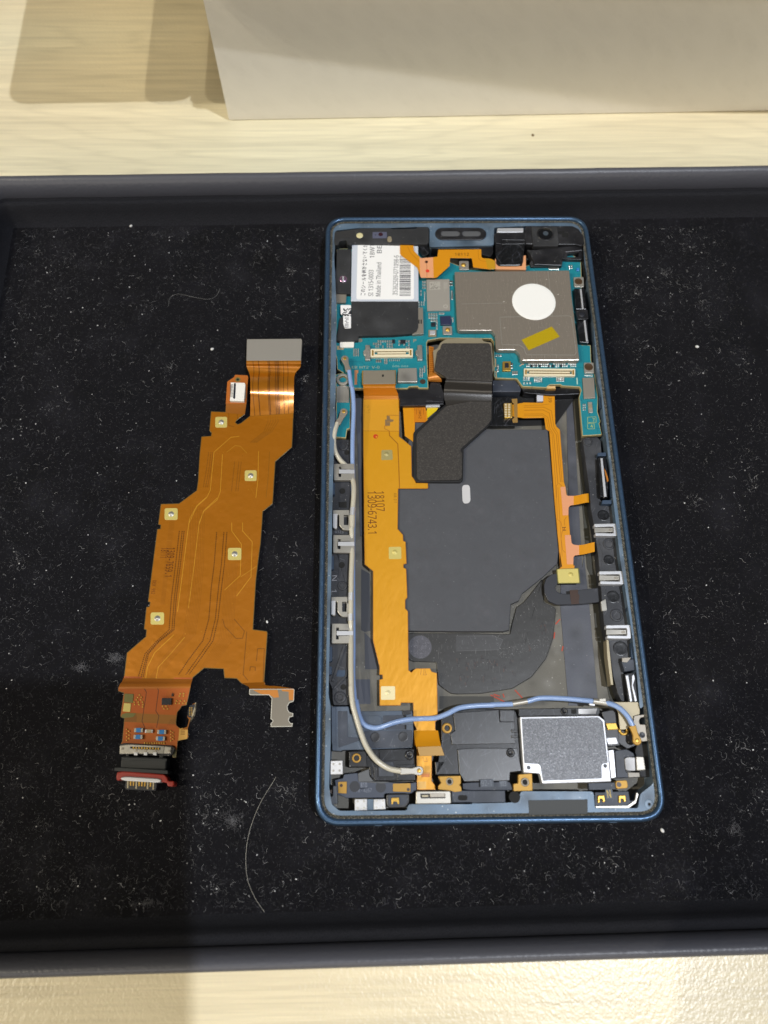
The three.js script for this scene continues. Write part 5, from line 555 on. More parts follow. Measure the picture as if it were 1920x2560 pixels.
  const blue = put('blue_cable', tube(cable([[A, 385, 1690, -1.0], [A, 408, 1850, -0.8], [C, 415, 450, -0.9], [C, 428, 560, -1.0], [C, 432, 700, -1.2], [C, 424, 900, -1.4], [C, 420, 1080, -1.6], [C, 420, 1230, -2.2], [C, 425, 1400, -2.9], [C, 430, 1700, -3.4], [E, 425, 300, -3.6], [E, 425, 800, -3.6], [E, 428, 1400, -3.4], [E, 425, 1700, -3.0], [E, 445, 1950, -2.6], [G, 398, 330, -2.2], [G, 425, 460, -1.9], [G, 470, 545, -1.7], [G, 550, 575, -1.6], [G, 620, 568, -1.7], [G, 740, 528, -2.0], [G, 870, 500, -2.4], [G, 1000, 492, -2.9], [G, 1120, 485, -2.4], [G, 1220, 448, -1.7], [G, 1330, 396, -1.5], [G, 1480, 376, -1.6], [G, 1640, 370, -1.8], [H, 150, 325, -1.8], [H, 330, 318, -1.7], [H, 440, 298, -1.7], [H, 545, 272, -1.7], [H, 720, 275, -1.6], [H, 900, 290, -1.4], [H, 1060, 308, -1.0], [H, 1160, 342, -0.5], [H, 1235, 410, -0.2], [H, 1282, 495, -0.3]]), 0.56, 420, 10), M.cableBlue, phone, 'light blue aerial cable from board to bottom right corner');
  const white = put('white_cable', tube(cable([[C, 262, 820, -1.4], [C, 238, 900, -1.1], [C, 226, 1000, -1.3], [C, 240, 1110, -1.7], [C, 290, 1200, -2.0], [C, 350, 1262, -2.3], [C, 410, 1360, -2.3], [C, 432, 1470, -1.9], [C, 432, 1570, -1.6], [C, 424, 1700, -1.6], [C, 415, 1900, -1.7], [E, 410, 40, -1.7], [E, 412, 200, -1.9], [E, 415, 330, -2.3], [E, 416, 450, -1.9], [E, 408, 650, -1.5], [E, 405, 850, -1.5], [E, 402, 1100, -1.8], [E, 404, 1260, -2.2], [E, 404, 1380, -1.9], [E, 403, 1600, -1.4], [E, 410, 1900, -1.0], [G, 352, 200, -0.9], [G, 365, 350, -0.9], [G, 398, 480, -0.9], [G, 445, 630, -0.9], [G, 495, 750, -1.0], [G, 580, 865, -1.2], [G, 690, 940, -1.6], [G, 800, 965, -1.8]]), 0.6, 420, 10), M.cableWhite, phone, 'white aerial cable down the left side to the bottom');
  plug(white, C, [330, 700], [300, 765], [262, 825], -0.9, M.satin); plug(white, G, [965, 962], [900, 965], [795, 965], -1.5, M.nickel); plug(blue, A, [340, 1560], [358, 1620], [380, 1690], -0.7, M.satin); plug(blue, H, [1318, 610], [1305, 560], [1280, 490], 0.2, M.brass);
  const sleeve = (parent, c, x0, z0, x1, z1, h, r, m) => put('crimp_sleeve', tube(cable([[c, x0, z0, h], [c, (x0 + x1) / 2, (z0 + z1) / 2, h], [c, x1, z1, h]]), r, 6, 12), m, parent);
  sleeve(blue, H, 322, 318, 440, 298, -1.7, 0.64, M.nickel); sleeve(blue, H, 965, 296, 1085, 314, -1.1, 0.68, M.nickel); sleeve(white, C, 424, 1700, 418, 1780, -1.6, 0.68, M.bright); sleeve(white, E, 405, 840, 404, 920, -1.5, 0.68, M.bright); sleeve(white, E, 402, 1060, 402, 1130, -1.75, 0.68, M.bright);
  slab(blue, 'cable_clip', H([935, 312, 985, 318, 980, 335, 940, 330], -1.0), -2, -1.0, M.bright, { r: 0.1, bev: 0.1 }); slab(blue, 'cable_clip', H([1015, 275, 1068, 272, 1072, 300, 1018, 304], -0.4), -2, -0.4, M.nickel, { r: 0.15, bev: 0.1 });
  // antenna break lines on the outside
  for (const x of [946, 1535]) { const [p] = W([x, 2062], -0.5); slab(phone, 'antenna_line', [[p[0] - 0.75, 76.9], [p[0] + 0.75, 76.9], [p[0] + 0.75, 77.75], [p[0] - 0.75, 77.75]], -6.6, -0.9, mat('#27435c', 0.5), { bev: 0.05 }); }
  slab(phone, 'side_button', [[36.05, 47], [36.5, 47.2], [36.5, 57.8], [36.05, 58]], -4.6, -2.4, M.bezel, { r: 0.15, bev: 0.15 });
}
function capsuleOf(c, x0, x1, z, rz, h) { const [p, q, s] = c([x0, z, x1, z, x0, z + rz], h), r = s[1] - p[1], o = []; for (let k = 0; k < 2; k++) for (let i = 0; i <= 10; i++) { const a = Math.PI / 2 + k * Math.PI + i / 10 * Math.PI, m = k ? q : p; o.push([m[0] + r * Math.cos(a), m[1] + r * Math.sin(a)]); } return o; }
function mouldText(c, a, s, h, size, col, base, parent) {   // small print on a thin plate of the same colour as its ground
  const [p, q] = c(a, h), pts = [[p[0] - 0.2, p[1] - size], [q[0] + 0.2, q[1] - size], [q[0] + 0.2, q[1] + 0.2], [p[0] - 0.2, p[1] + 0.2]], t = art(pts, 30, base, (g) => words(g, s, [p, q], size * 1.25, col));
  slab(parent, 'moulded_code', pts, h - 0.04, h, new THREE.MeshPhysicalMaterial({ map: t.t, roughness: 0.45 }), { art: t, bev: 0 });
}
// ------------------------------------------------------------------ loose charging flex on the left
{
  const lf = thing('charging_flex', 'loose amber flex board with a metal ended charging connector lying left of the phone', 'flex cable', [-62, FELT, 5]);
  const y = -6.3;
  const mp = trace(y, I, [630, 785, 765, 790, 770, 735, 960, 735, 950, 815, 872, 875, 864, 890, 884, 906, 912, 895, 1000, 826, 1410, 800, 1404, 980, 1396, 1125, 1240, 1260, 1225, 1500, 1215, 1655, 1122, 1730], J, [1310, 265, 1300, 400, 1288, 480, 1262, 700, 1238, 1105, 1352, 1120, 1358, 1135, 1330, 1540, 1330, 1560], K, [1240, 180, 1180, 180, 1135, 158, 1100, 122, 998, 118, 990, 42, 832, 35, 740, 112, 728, 130, 160, 122], J, [165, 1500, 188, 1300, 345, 1165, 350, 1112, 330, 1105, 350, 920, 374, 915, 380, 882, 363, 878, 440, 274, 466, 270, 468, 242, 448, 236, 470, 65], I, [330, 1652, 495, 1530, 508, 1440, 522, 1200, 540, 1022, 630, 1016, 635, 990, 615, 968]);
  const ma = art(mp, 18, '#b26c04', (g) => {
    const dashL = (c, a, col = 'rgba(78,42,4,.95)', w = 0.2) => line(g, c(a, y), w, col, [0.3, 0.14]), sol = (c, a, col = '#d79a2c', w = 0.15) => line(g, c(a, y), w, col);
    for (const dx of [0, 24, 40]) dashL(J, [625 + dx, 290, 595 + dx, 560, 560 + dx, 840, 540 + dx, 1110, 430 + dx * 0.6, 1210, 340 + dx * 0.7, 1310, 285 + dx, 1500].map((v) => v));
    for (const dx of [0, 60, 85]) dashL(J, [935 + dx, 300, 915 + dx, 560, 890 + dx, 760, 870 + dx * 0.9, 1020, 820 + dx, 1200, 700 + dx * 1.1, 1360, 620 + dx, 1480]);
    for (const dx of [0, 22, 40]) dashL(I, [610 + dx, 1170, 590 + dx, 1330, 560 + dx, 1500], '#8f560c'); for (const dx of [0, 40, 62]) dashL(I, [855 + dx, 1260, 840 + dx, 1400, 825 + dx, 1540], '#8f560c');
    sol(I, [900, 1020, 820, 1030, 660, 1170, 625, 1530, 590, 1600, 500, 1680, 420, 1850]); sol(I, [740, 1190, 720, 1540, 690, 1620, 560, 1730, 520, 1850]); sol(J, [850, 10, 770, 80, 710, 190, 690, 330, 650, 650, 610, 960]); sol(J, [940, 15, 830, 120, 790, 220, 750, 560, 700, 930]); sol(J, [580, 1150, 420, 1300, 360, 1420, 345, 1520]); sol(J, [670, 1170, 560, 1300, 450, 1420, 430, 1520]);
    sol(I, [780, 1170, 860, 1108, 910, 1115, 970, 1180], '#c98a22'); sol(I, [1080, 1160, 1075, 1420, 1055, 1600]); sol(I, [1185, 1165, 1170, 1420, 1150, 1600], '#9a6210'); sol(J, [1060, 220, 1060, 290, 1140, 400, 1130, 660, 1000, 780]); sol(J, [1150, 220, 1150, 290, 1230, 380, 1220, 670, 1100, 830]); sol(J, [985, 1020, 1000, 1080, 1095, 1180, 1150, 1180, 1165, 1120, 1080, 1020], '#7d4c0c'); sol(J, [1185, 1125, 1155, 1480, 1195, 1530], '#7d4c0c'); sol(J, [1265, 1370, 1275, 1265, 1330, 1265, 1320, 1540], '#7d4c0c'); sol(J, [1210, 1450, 1215, 1415, 1255, 1418, 1255, 1450], '#7d4c0c'); sol(J, [1285, 570, 1135, 670], '#d9a33c', 0.08);
    for (let i = 0; i < 5; i++) sol(I, [1170 + i * 22, 830, 1170 + i * 24, 880, 1130 + i * 18, 980, 1000 + i * 14, 1080], '#8a560e', 0.09); sol(I, [800, 800, 800, 920, 850, 930], '#8a560e'); sol(I, [880, 810, 880, 860], '#8a560e');
    for (let k = 0; k < 9; k++) { sol(J, [720 + k * 14, 90, 715 + k * 14, 560, 690 + k * 13, 930, 660 + k * 12, 1150, 480 + k * 11, 1350, 380 + k * 9, 1510], 'rgba(120,70,6,.4)', 0.07); sol(J, [1010 + k * 12, 560, 990 + k * 12, 900, 960 + k * 14, 1180, 860 + k * 14, 1330, 800 + k * 12, 1430], 'rgba(120,70,6,.35)', 0.07); sol(J, [560 + k * 5, 90, 520 + k * 5, 420, 470 + k * 4, 900], 'rgba(120,70,6,.25)', 0.06); }
    for (let i = 0; i < 90; i++) { const [p] = J([rr(250, 1300), rr(-300, 1500)], y), a = rr(0, 3.14), l = rr(0.3, 2.2); line(g, [p, [p[0] + Math.cos(a) * l, p[1] + Math.sin(a) * l]], 0.05, `rgba(240,190,100,${rr(0.1, 0.35)})`); }
    line(g, [...mp, mp[0]], 0.34, '#7c5f2c'); line(g, [...mp, mp[0]], 0.16, '#5f5434');
    words(g, '1309-7659.1', J([532, 425, 502, 675], y), 2.3, '#3a1406', 'monospace'); words(g, '18111', J([476, 425, 462, 515], y), 2.3, '#4a1f0a', 'monospace'); words(g, 'DEK 992', J([404, 698, 390, 815], y), 1.2, '#5a2c0c', 'monospace');
    for (let i = 0; i < 420; i++) { const [p] = J([rr(200, 1350), rr(-400, 1500)], y); g.fillStyle = `rgba(${rnd() < 0.7 ? '235,180,80' : '70,40,5'},${rr(0.1, 0.45)})`; g.beginPath(); g.arc(p[0], p[1], rr(0.03, 0.1), 0, 7); g.fill(); }
    area(g, K([160, 100, 315, 105, 315, 128, 160, 124], y), '#b4602c'); area(g, K([580, 112, 735, 112, 730, 132, 578, 130], y), '#b4602c'); for (let i = 0; i < 14; i++) line(g, K([165 + i * 11, 106, 165 + i * 11, 122], y), 0.1, '#7a3c18'); area(g, I([1005, 820, 1410, 800, 1410, 850, 1150, 870], y), 'rgba(190,120,20,.5)');
  });
  const mm = new THREE.MeshPhysicalMaterial({ map: ma.t, roughness: 0.36, metalness: 0.4, clearcoat: 0.35, clearcoatRoughness: 0.22, bumpMap: again(smear, 0.5, 1.2), bumpScale: 0.00035 });
  const main = slab(lf, 'flex_sheet', mp, y - 0.16, y, mm, { art: ma, bev: 0.04, label: 'broad amber flex sheet with printed traces and numbers' });
  const cp = (c, a, x, z) => { const s = slab(main, 'contact_pad', c(a, y + 0.05), y - 0.05, y + 0.05, M.padYellow, { r: 0.5, bev: 0.02 }); void s; const [p] = c([x, z], y); put('pad_dimple', lathe(p[0], y + 0.05, p[1], [[0.001, 0.28], [0.2, 0.24], [0.45, 0.08], [0.7, 0.0]], 20), M.nickel, main); };
  for (const [c, x, z, k] of [[I, 728, 888, 0.5], [I, 1006, 1392, 0.5], [I, 256, 1754, 0.55], [J, 1084, 481, 0.5], [J, 443, 1016, 0.5]]) { const q = 112 * k; cp(c, [x - q, z - q * 0.9, x + q, z - q * 0.92, x + q * 0.98, z + q * 0.9, x - q * 1.02, z + q * 0.9], x, z); }
  // upper tail rising to its grey plate
  const tailPts = I([960, 300, 1490, 300, 1490, 840, 960, 840], y), tailArt = art(tailPts, 18, '#b9720e', (g) => { for (const x of [1040, 1090, 1178, 1190, 1245, 1262, 1275, 1320, 1360]) line(g, I([x, 340, x, 820], -5.4), rr(0.08, 0.2), 'rgba(70,36,6,.75)'); for (let i = 0; i < 18; i++) line(g, I([1180 + i * 7, 340, 1180 + i * 7, 820], -5.4), 0.06, 'rgba(90,50,8,.45)'); });
  put('ribbon_tail', film(I, [[1000, 830, 1410, 802, -6.28], [1002, 770, 1410, 770, -5.5, -6.1], [1003, 690, 1410, 690, -4.1, -5.6], [1003, 610, 1412, 610, -2.9, -4.8], [1002, 530, 1414, 530, -2.7, -4.4], [1000, 465, 1416, 465, -3.6, -4.7], [990, 420, 1430, 420, -4.6, -5.0], [968, 365, 1475, 365, -4.2], [966, 330, 1478, 328, -3.2], [966, 305, 1480, 304, -3.15]], 0.12, 6, tailArt), new THREE.MeshPhysicalMaterial({ map: tailArt.t, roughness: 0.3, metalness: 0.45, clearcoat: 0.7, clearcoatRoughness: 0.2, bumpMap: again(smear, 0.5), bumpScale: 0.0001 }), lf, 'glossy curved orange tail of the flex');
  slab(lf, 'stiffener_plate', I([970, 104, 1482, 100, 1490, 115, 1480, 305, 965, 306], -3.0), -3.9, -3.0, M.grey, { r: 0.15, bev: 0.12, label: 'grey metal plate at the upper end of the tail' });
  const sc = slab(lf, 'small_board', I([785, 505, 848, 462, 860, 440, 975, 446, 982, 460, 965, 712, 770, 712], -5.6), -5.9, -5.6, mat('#b06322', 0.4), { r: 0.15, bev: 0.05, label: 'small orange stub with a white connector' });
  { const [p, q] = I([884, 486, 902, 486], -5.6), r = q[0] - p[0]; put('hole_ring', lathe(p[0], -5.6, p[1], [[r * 0.7, 0.02], [r * 0.75, 0.06], [r * 1.3, 0.06], [r * 1.4, 0]], 20), M.olive, sc); slab(sc, 'hole', circle(p[0], p[1], r * 0.75, 16), -5.7, -5.56, M.dark, { bev: 0 }); }
  slab(sc, 'white_connector', I([815, 512, 950, 516, 955, 540, 942, 690, 808, 685, 825, 560], -4.7), -5.6, -4.7, M.white, { bev: 0.08, r: 0.1 }); slab(sc, 'connector_flap', I([848, 520, 866, 520, 858, 665, 840, 662], -4.6), -5, -4.6, M.chip, { bev: 0.05 }); { const t = []; for (let i = 0; i < 9; i++) { t.push(plate(box4(I, 812, 535 + i * 14, 842, 542 + i * 14, -4.8), -5.3, -4.62, { bev: 0 })); if (i > 2) t.push(plate(box4(I, 940, 540 + i * 14, 958, 547 + i * 14, -4.8), -5.5, -4.75, { bev: 0 })); } put('connector_pins', join(t), M.solder, sc).userData.kind = 'stuff'; }
  put('stub_neck', film(I, [[770, 800, 950, 815, -6.25], [772, 755, 958, 760, -6.0], [772, 712, 965, 712, -5.7]], 0.1, 4), M.oldPi, lf);

  // lower part with the charging connector
  put('step_fold', film(K, [[160, 118, 733, 126, -6.28], [150, 145, 728, 145, -5.9], [134, 165, 722, 165, -5.4], [122, 190, 718, 185, -5.25], [118, 205, 716, 200, -5.3]], 0.12, 5), mat('#a9641a', 0.3, 0.2, { clearcoat: 0.6, clearcoatRoughness: 0.2 }), lf);
  const ly = -5.3, lp = K([118, 200, 716, 196, 714, 212, 686, 340, 645, 350, 632, 372, 608, 400, 598, 480, 600, 508, 632, 535, 655, 530, 695, 535, 700, 605, 690, 622, 640, 630, 612, 640, 598, 775, 570, 778, 560, 700, 130, 690, 130, 680, 150, 640, 168, 452, 140, 442, 136, 430, 162, 240, 116, 226], ly);
  const la = art(lp, 24, '#a85506', (g) => { area(g, K([180, 405, 600, 425, 600, 500, 165, 480], ly), '#8f5c14'); area(g, K([250, 215, 520, 215, 500, 400, 200, 400], ly), '#ad5510'); line(g, K([315, 170, 352, 235, 315, 475, 340, 530], ly), 0.14, '#4a2608'); line(g, K([430, 170, 452, 220, 430, 390, 455, 430, 435, 530], ly), 0.14, '#4a2608'); for (let i = 0; i < 6; i++) line(g, K([525 + i * 12, 510, 560 + i * 12, 455], ly), 0.07, 'rgba(70,36,6,.5)'); for (let i = 0; i < 24; i++) line(g, K([180 + i * 4, 425, 176 + i * 4, 480], ly), 0.06, 'rgba(80,45,8,.4)'); area(g, K([130, 700, 600, 710, 598, 776, 560, 770], ly), '#4b4a30'); line(g, [...lp, lp[0]], 0.22, '#6b5c38'); area(g, K([625, 530, 695, 535, 690, 620, 615, 635], ly), '#c79a4a'); for (let i = 0; i < 4; i++) line(g, K([635, 548 + i * 12, 670, 548 + i * 12], ly), 0.12, '#7e5414'); });
  const low = slab(lf, 'connector_board', lp, ly - 0.18, ly, new THREE.MeshPhysicalMaterial({ map: la.t, roughness: 0.55, metalness: 0.15 }), { art: la, bev: 0.04, label: 'orange lower board carrying small blue parts' });
  const on = (n, a, h, m, b = 0.06) => slab(low, n, K(a, ly + h), ly - 0.02, ly + h, m, { bev: b, r: 0.05 });
  for (const [x, z] of [[250, 530], [246, 586], [442, 545], [432, 600]]) { on('blue_part', [x + 16, z, x + 58, z, x + 56, z + 36, x + 14, z + 36], 0.62, M.blueChip); on('part_end', [x, z + 1, x + 18, z + 1, x + 16, z + 35, x - 2, z + 35], 0.6, M.nickel); on('part_end', [x + 56, z + 1, x + 74, z + 1, x + 72, z + 35, x + 54, z + 35], 0.6, M.nickel); }
  on('tan_part', [352, 542, 394, 542, 392, 570, 350, 570], 0.6, M.tan); on('part_end', [340, 543, 354, 543, 352, 570, 338, 570], 0.55, M.bright); on('part_end', [392, 543, 404, 543, 403, 571, 391, 571], 0.55, M.bright);
  on('dark_chip', [480, 282, 562, 282, 558, 338, 476, 338], 0.45, M.chip); on('mini_chip', [560, 242, 576, 242, 575, 268, 558, 268], 0.25, M.choco); on('olive_pad', [170, 245, 246, 250, 238, 322, 165, 318], 0.1, M.olive, 0.02); on('yellow_pad', [166, 324, 224, 328, 216, 398, 155, 392], 0.12, M.padYellow, 0.02); on('olive_pad', [190, 404, 268, 410, 240, 440, 165, 448, 140, 440, 150, 415], 0.06, M.olive, 0.02);
  { const t = []; for (const [x0, z0, rows] of [[245, 250, [[45], [30, 60], [20, 55], [0, 35, 70], [5, 40, 72], [70]]], [590, 240, [[40, 66], [32, 64], [], [8, 40, 74], [0, 30, 60, 85]]], [482, 345, [[0, 30], [10, 40]]]]) rows.forEach((r, j) => r.forEach((dx) => t.push(plate(box4(K, x0 + dx, z0 + j * 20, x0 + dx + 12, z0 + j * 20 + 12, ly), ly - 0.02, ly + 0.14, { bev: 0.03 })))); for (let i = 0; i < 7; i++) { t.push(plate(box4(K, 185 + (i % 2) * 20, 538 + i * 15, 196 + (i % 2) * 20, 548 + i * 15, ly), ly, ly + 0.25, { bev: 0.05 })); t.push(plate(box4(K, 552 + (i % 2) * 18, 552 + i * 13, 562 + (i % 2) * 18, 562 + i * 13, ly), ly, ly + 0.25, { bev: 0.05 })); } for (let i = 0; i < 9; i++) t.push(plate(box4(K, 335 + i * 20, 650, 343 + i * 20, 664, ly), ly, ly + 0.2, { bev: 0 })); put('solder_points', join(t), M.gold, low).userData.kind = 'stuff'; }
  const arm = trace(-5.2, K, [640, 540, 692, 545, 712, 470, 735, 440, 760, 320, 735, 330, 700, 400, 690, 440, 705, 460, 690, 520]); slab(lf, 'side_arm', arm, -5.6, -5.2, M.oldPi, { bev: 0.06, label: 'thin upright side arm with gold contacts' });
  { const p = lf.children[lf.children.length - 1]; slab(p, 'contact_block', K([695, 385, 708, 345, 755, 330, 745, 420, 720, 445, 695, 440], -4.6), -5.4, -4.6, M.chip, { r: 0.1 }); const t = []; for (let i = 0; i < 6; i++) for (const x of [705, 722]) t.push(plate(box4(K, x + i % 2, 360 + i * 12, x + 11, 366 + i * 12, -4.5), -4.7, -4.52, { bev: 0 })); put('gold_pins', join(t), M.gold, p).userData.kind = 'stuff'; slab(p, 'arm_edge', K([755, 320, 764, 318, 738, 440, 712, 480, 720, 445, 745, 420], -4.5), -5.4, -4.5, M.tan, { bev: 0.03 }); }
  // connector body
  const body = slab(lf, 'port_shield', K([130, 675, 205, 665, 500, 680, 560, 688, 556, 742, 128, 745], -4.4), -7.2, -4.4, M.nickel, { r: 0.2, bev: 0.15, label: 'bright metal shield of the charging connector' });
  slab(body, 'pin_window', K([218, 684, 470, 692, 468, 712, 216, 702], -4.35), -4.6, -4.37, M.dark, { bev: 0 }); { const t = []; for (let i = 0; i < 10; i++) t.push(plate(box4(K, 238 + i * 23, 686 + i * 0.8, 250 + i * 23, 710 + i * 0.8, -4.3), -4.5, -4.3, { bev: 0.03 })); put('connector_pins', join(t), M.gold, body).userData.kind = 'stuff'; } slab(body, 'raised_panel', K([206, 668, 500, 682, 494, 742, 186, 732], -4.25), -4.5, -4.3, M.silver, { r: 0.15, bev: 0.06, holes: [K([216, 682, 472, 690, 470, 714, 214, 704], -4.3)] });
  for (const x of [250, 330, 408]) slab(body, 'shield_tooth', K([x, 730, x + 30, 732, x + 28, 758, x - 2, 756], -4.1), -5, -4.1, M.bright, { bev: 0.06 });
  for (const [x, z, r] of [[268, 716, 9], [346, 720, 9], [428, 722, 9], [150, 702, 9], [540, 722, 9]]) { const [p, q] = K([x, z, x + r, z], -4.2); slab(body, 'weld_dot', circle(p[0], p[1], q[0] - p[0], 12), -4.5, -4.22, M.satin, { bev: 0.02 }); }
  const dark = slab(lf, 'black_housing', K([130, 668, 165, 655, 560, 675, 590, 700, 570, 745, 545, 760, 490, 765, 488, 785, 460, 782, 460, 762, 208, 748, 206, 768, 184, 766, 182, 750, 128, 750], -4.7), -7.3, -4.7, M.black, { bev: 0.1 }); void dark;
  const rub = slab(lf, 'rubber_collar', K([148, 762, 522, 778, 520, 800, 516, 880, 135, 870, 140, 800], -4.3), -7.3, -4.3, M.rubber, { r: 0.4, bev: 0.3, label: 'dark rubber collar and flange' }); slab(rub, 'collar_edge', K([144, 770, 524, 785, 520, 805, 145, 795], -4.1), -7, -4.1, M.rubber, { bev: 0.12 }); slab(rub, 'flange', K([86, 858, 120, 856, 505, 880, 530, 882, 530, 912, 500, 910, 110, 888, 86, 886], -3.7), -7.4, -3.7, M.rubber, { r: 0.15, bev: 0.12 });
  slab(lf, 'red_seal', K([108, 895, 170, 888, 500, 915, 525, 940, 532, 970, 580, 970, 585, 995, 572, 1015, 525, 1015, 522, 985, 440, 975, 400, 962, 150, 952, 125, 968, 103, 965, 100, 930], -4.5), -7.2, -4.5, M.red, { r: 0.35, bev: 0.25, label: 'red rubber seal round the connector mouth' });
  slab(lf, 'mouth_ring', K([140, 940, 180, 932, 440, 948, 475, 958, 472, 978, 440, 985, 170, 968, 140, 960], -4.2), -7, -4.2, M.bright, { r: 0.4, bev: 0.2 });
  const tg = slab(lf, 'tongue', K([182, 962, 436, 978, 440, 1015, 428, 1052, 180, 1040, 170, 1020], -5.2), -6.4, -5.2, M.chip, { r: 0.2, bev: 0.12, label: 'black connector tongue with gold pins' }); for (let i = 0; i < 10; i++) { const x = 192 + i * 23.5, long = i === 0 || i === 3 || i === 7 || i === 9; slab(tg, 'gold_pin', K([x, 966 + i * 1.6, x + 12, 966 + i * 1.6, x + 10, (long ? 1030 : 1008) + i * 1.2, x - 2, (long ? 1030 : 1008) + i * 1.2], -5.1), -5.3, -5.12, long ? M.tan : M.gold, { bev: 0.03 }); }
  // metal tab on the right branch
  put('branch_neck', film(K, [[1138, 158, 1335, 150, -6.25], [1170, 172, 1338, 172, -6.0], [1200, 190, 1440, 184, -5.7], [1206, 206, 1578, 204, -5.5]], 0.12, 5), M.oldPi, lf);
  const tp = K([1205, 208, 1212, 206, 1572, 205, 1580, 212, 1576, 300, 1570, 312, 1538, 322, 1522, 350, 1524, 378, 1540, 400, 1570, 408, 1568, 436, 1540, 442, 1532, 465, 1545, 488, 1566, 490, 1562, 520, 1383, 522, 1382, 490, 1398, 478, 1398, 466, 1382, 456, 1390, 285, 1368, 258, 1212, 258, 1204, 248], -5.3), tpa = art(tp, 24, '#857e72', (g) => { area(g, K([1235, 215, 1440, 215, 1452, 275, 1410, 280, 1385, 262, 1300, 248], -5.3), '#c8813a'); area(g, K([1470, 210, 1576, 208, 1572, 300, 1535, 300, 1532, 230, 1480, 225], -5.3), '#c8813a'); line(g, [...tp, tp[0]], 0.3, '#c9c6bc'); });
  slab(lf, 'metal_tab', tp, -5.65, -5.3, new THREE.MeshPhysicalMaterial({ map: tpa.t, roughness: 0.42, metalness: 0.5 }), { art: tpa, bev: 0.05, label: 'grey metal tab with scalloped edge on the right branch' });
}

// ------------------------------------------------------------------ lint, fluff and a hair on the velvet
{
  const fibre = (n, bend) => { const p = [[0, 0, 0]]; let a = rr(0, 6.28), v = rr(-bend, bend); for (let i = 0; i < n; i++) { v = v * 0.6 + rr(-bend, bend); a += v; const l = p[p.length - 1]; p.push([l[0] + Math.cos(a) * 0.24, Math.max(0, 0.06 + Math.sin(i * rr(0.5, 1.2)) * 0.08), l[2] + Math.sin(a) * 0.24]); } const g = tube(p, rr(0.013, 0.023), n * 2, 4); g.scale(0.001, 0.001, 0.001); return g; };
  const lintMat = new THREE.MeshStandardMaterial({ color: 0xffffff, roughness: 0.8 });
  const lim = (x, z) => x > -123 && x < 112 && z > -80 && z < 93, o = new THREE.Object3D(), col = new THREE.Color();
  const nests = Array.from({ length: 90 }, () => { const e = rnd(); return [e < 0.25 ? rr(40, 78) : rr(-123, 78), e < 0.5 ? rr(-80, 93) : (rnd() < 0.3 ? rr(-80, -55) : rr(62, 92)), rr(1.2, 6)]; });
  const spot = (near) => { for (;;) { if (near === 1 && rnd() < 0.55) { const [a, b, r] = nests[Math.floor(rnd() * nests.length)], t = rnd() * 6.28, d = r * Math.sqrt(-Math.log(1 - rnd() * 0.98)) * 0.8, q = [a + Math.cos(t) * d, b + Math.sin(t) * d]; if (lim(...q)) return q; continue; } let x = rr(-123, 78), z = rr(-80, 93); if (near === 1) { const e = rnd(); if (e < 0.3) z = -80 + Math.pow(rnd(), 1.6) * 26; else if (e < 0.75) z = 93 - Math.pow(rnd(), 1.5) * 24; else x = -123 + Math.pow(rnd(), 1.4) * 22; } if (lim(x, z)) return [x, z]; } };
  const scatter = (name, label, geos, count, bright, size, near, cat) => {
    const per = Math.ceil(count / geos.length), grp = new THREE.Group(); grp.name = numbered(name); Object.assign(grp.userData, { label, category: cat, kind: 'stuff' }); scene.add(grp);
    geos.forEach((g) => { const im = new THREE.InstancedMesh(g, lintMat, per); im.name = 'fibres'; im.castShadow = im.receiveShadow = true; for (let i = 0; i < per; i++) { const [x, z] = spot(rnd() < near ? 1 : 0); o.position.set(x / 1000, (FELT + rr(0.02, 0.25)) / 1000, z / 1000); o.rotation.set(rr(-0.25, 0.25), rr(0, 6.28), rr(-0.25, 0.25)); o.scale.setScalar(rr(size[0], size[1])); o.updateMatrix(); im.setMatrixAt(i, o.matrix); const v = bright[0] + (bright[1] - bright[0]) * Math.pow(rnd(), 1.7); im.setColorAt(i, col.setRGB(v, v, v * 1.04)); } grp.add(im); });
  };
  scatter('lint_fibres', 'pale curly lint fibres scattered over the black velvet', Array.from({ length: 16 }, (_, i) => fibre(2 + (i % 8), 0.6)), 8000, [0.02, 0.75], [0.3, 1.0], 0.5, 'lint');
  scatter('velvet_nap', 'short dark grey nap fibres of the velvet', Array.from({ length: 6 }, () => fibre(2, 0.4)), 60000, [0.02, 0.22], [0.4, 0.9], 0.1, 'velvet nap');
  const crumb = new THREE.IcosahedronGeometry(0.13, 0); crumb.scale(0.0013, 0.0008, 0.001); scatter('dust_crumbs', 'tiny white dust crumbs scattered over the black velvet', [crumb], 900, [0.15, 0.9], [0.4, 1.3], 0.4, 'dust');
  // fluff clumps and bigger crumbs seen one by one
  const clump = (px, py, sx, sz, n, label) => { const [x, z] = at(px, py, FELT), t = thing('lint_clump', label, 'lint', [x, FELT, z]), gs = []; for (let i = 0; i < n; i++) { const g = fibre(4 + (i % 6), 0.6); g.scale(650, 650, 650); g.rotateY(rr(0, 6.28)); g.translate(x + rr(-1, 1) * rr(0, 1) * sx, FELT + 0.1 + rr(0, 0.7), z + rr(-1, 1) * rr(0, 1) * sz); gs.push(g); } put('fluff', join(gs), mat('#7d7d82', 0.9), t); };
  clump(582, 2052, 3.0, 2.4, 120, 'grey fluff clump between the charging connector and the phone, left of the bottom corner'); clump(290, 1645, 3.0, 1.4, 110, 'grey fluff clump touching the left edge of the loose flex board'); clump(205, 1670, 2.6, 1.4, 70, 'fainter grey fluff patch left of the loose flex board beside a brighter clump'); clump(375, 2255, 4.5, 1.0, 60, 'stretched fluff streak along the near edge of the velvet below the connector'); clump(35, 545, 3.0, 4.0, 110, 'faint dusty fluff in the far left corner of the tray'); clump(1835, 2070, 2.5, 2, 60, 'small fluff tangle at the right border beside the bottom right phone corner');
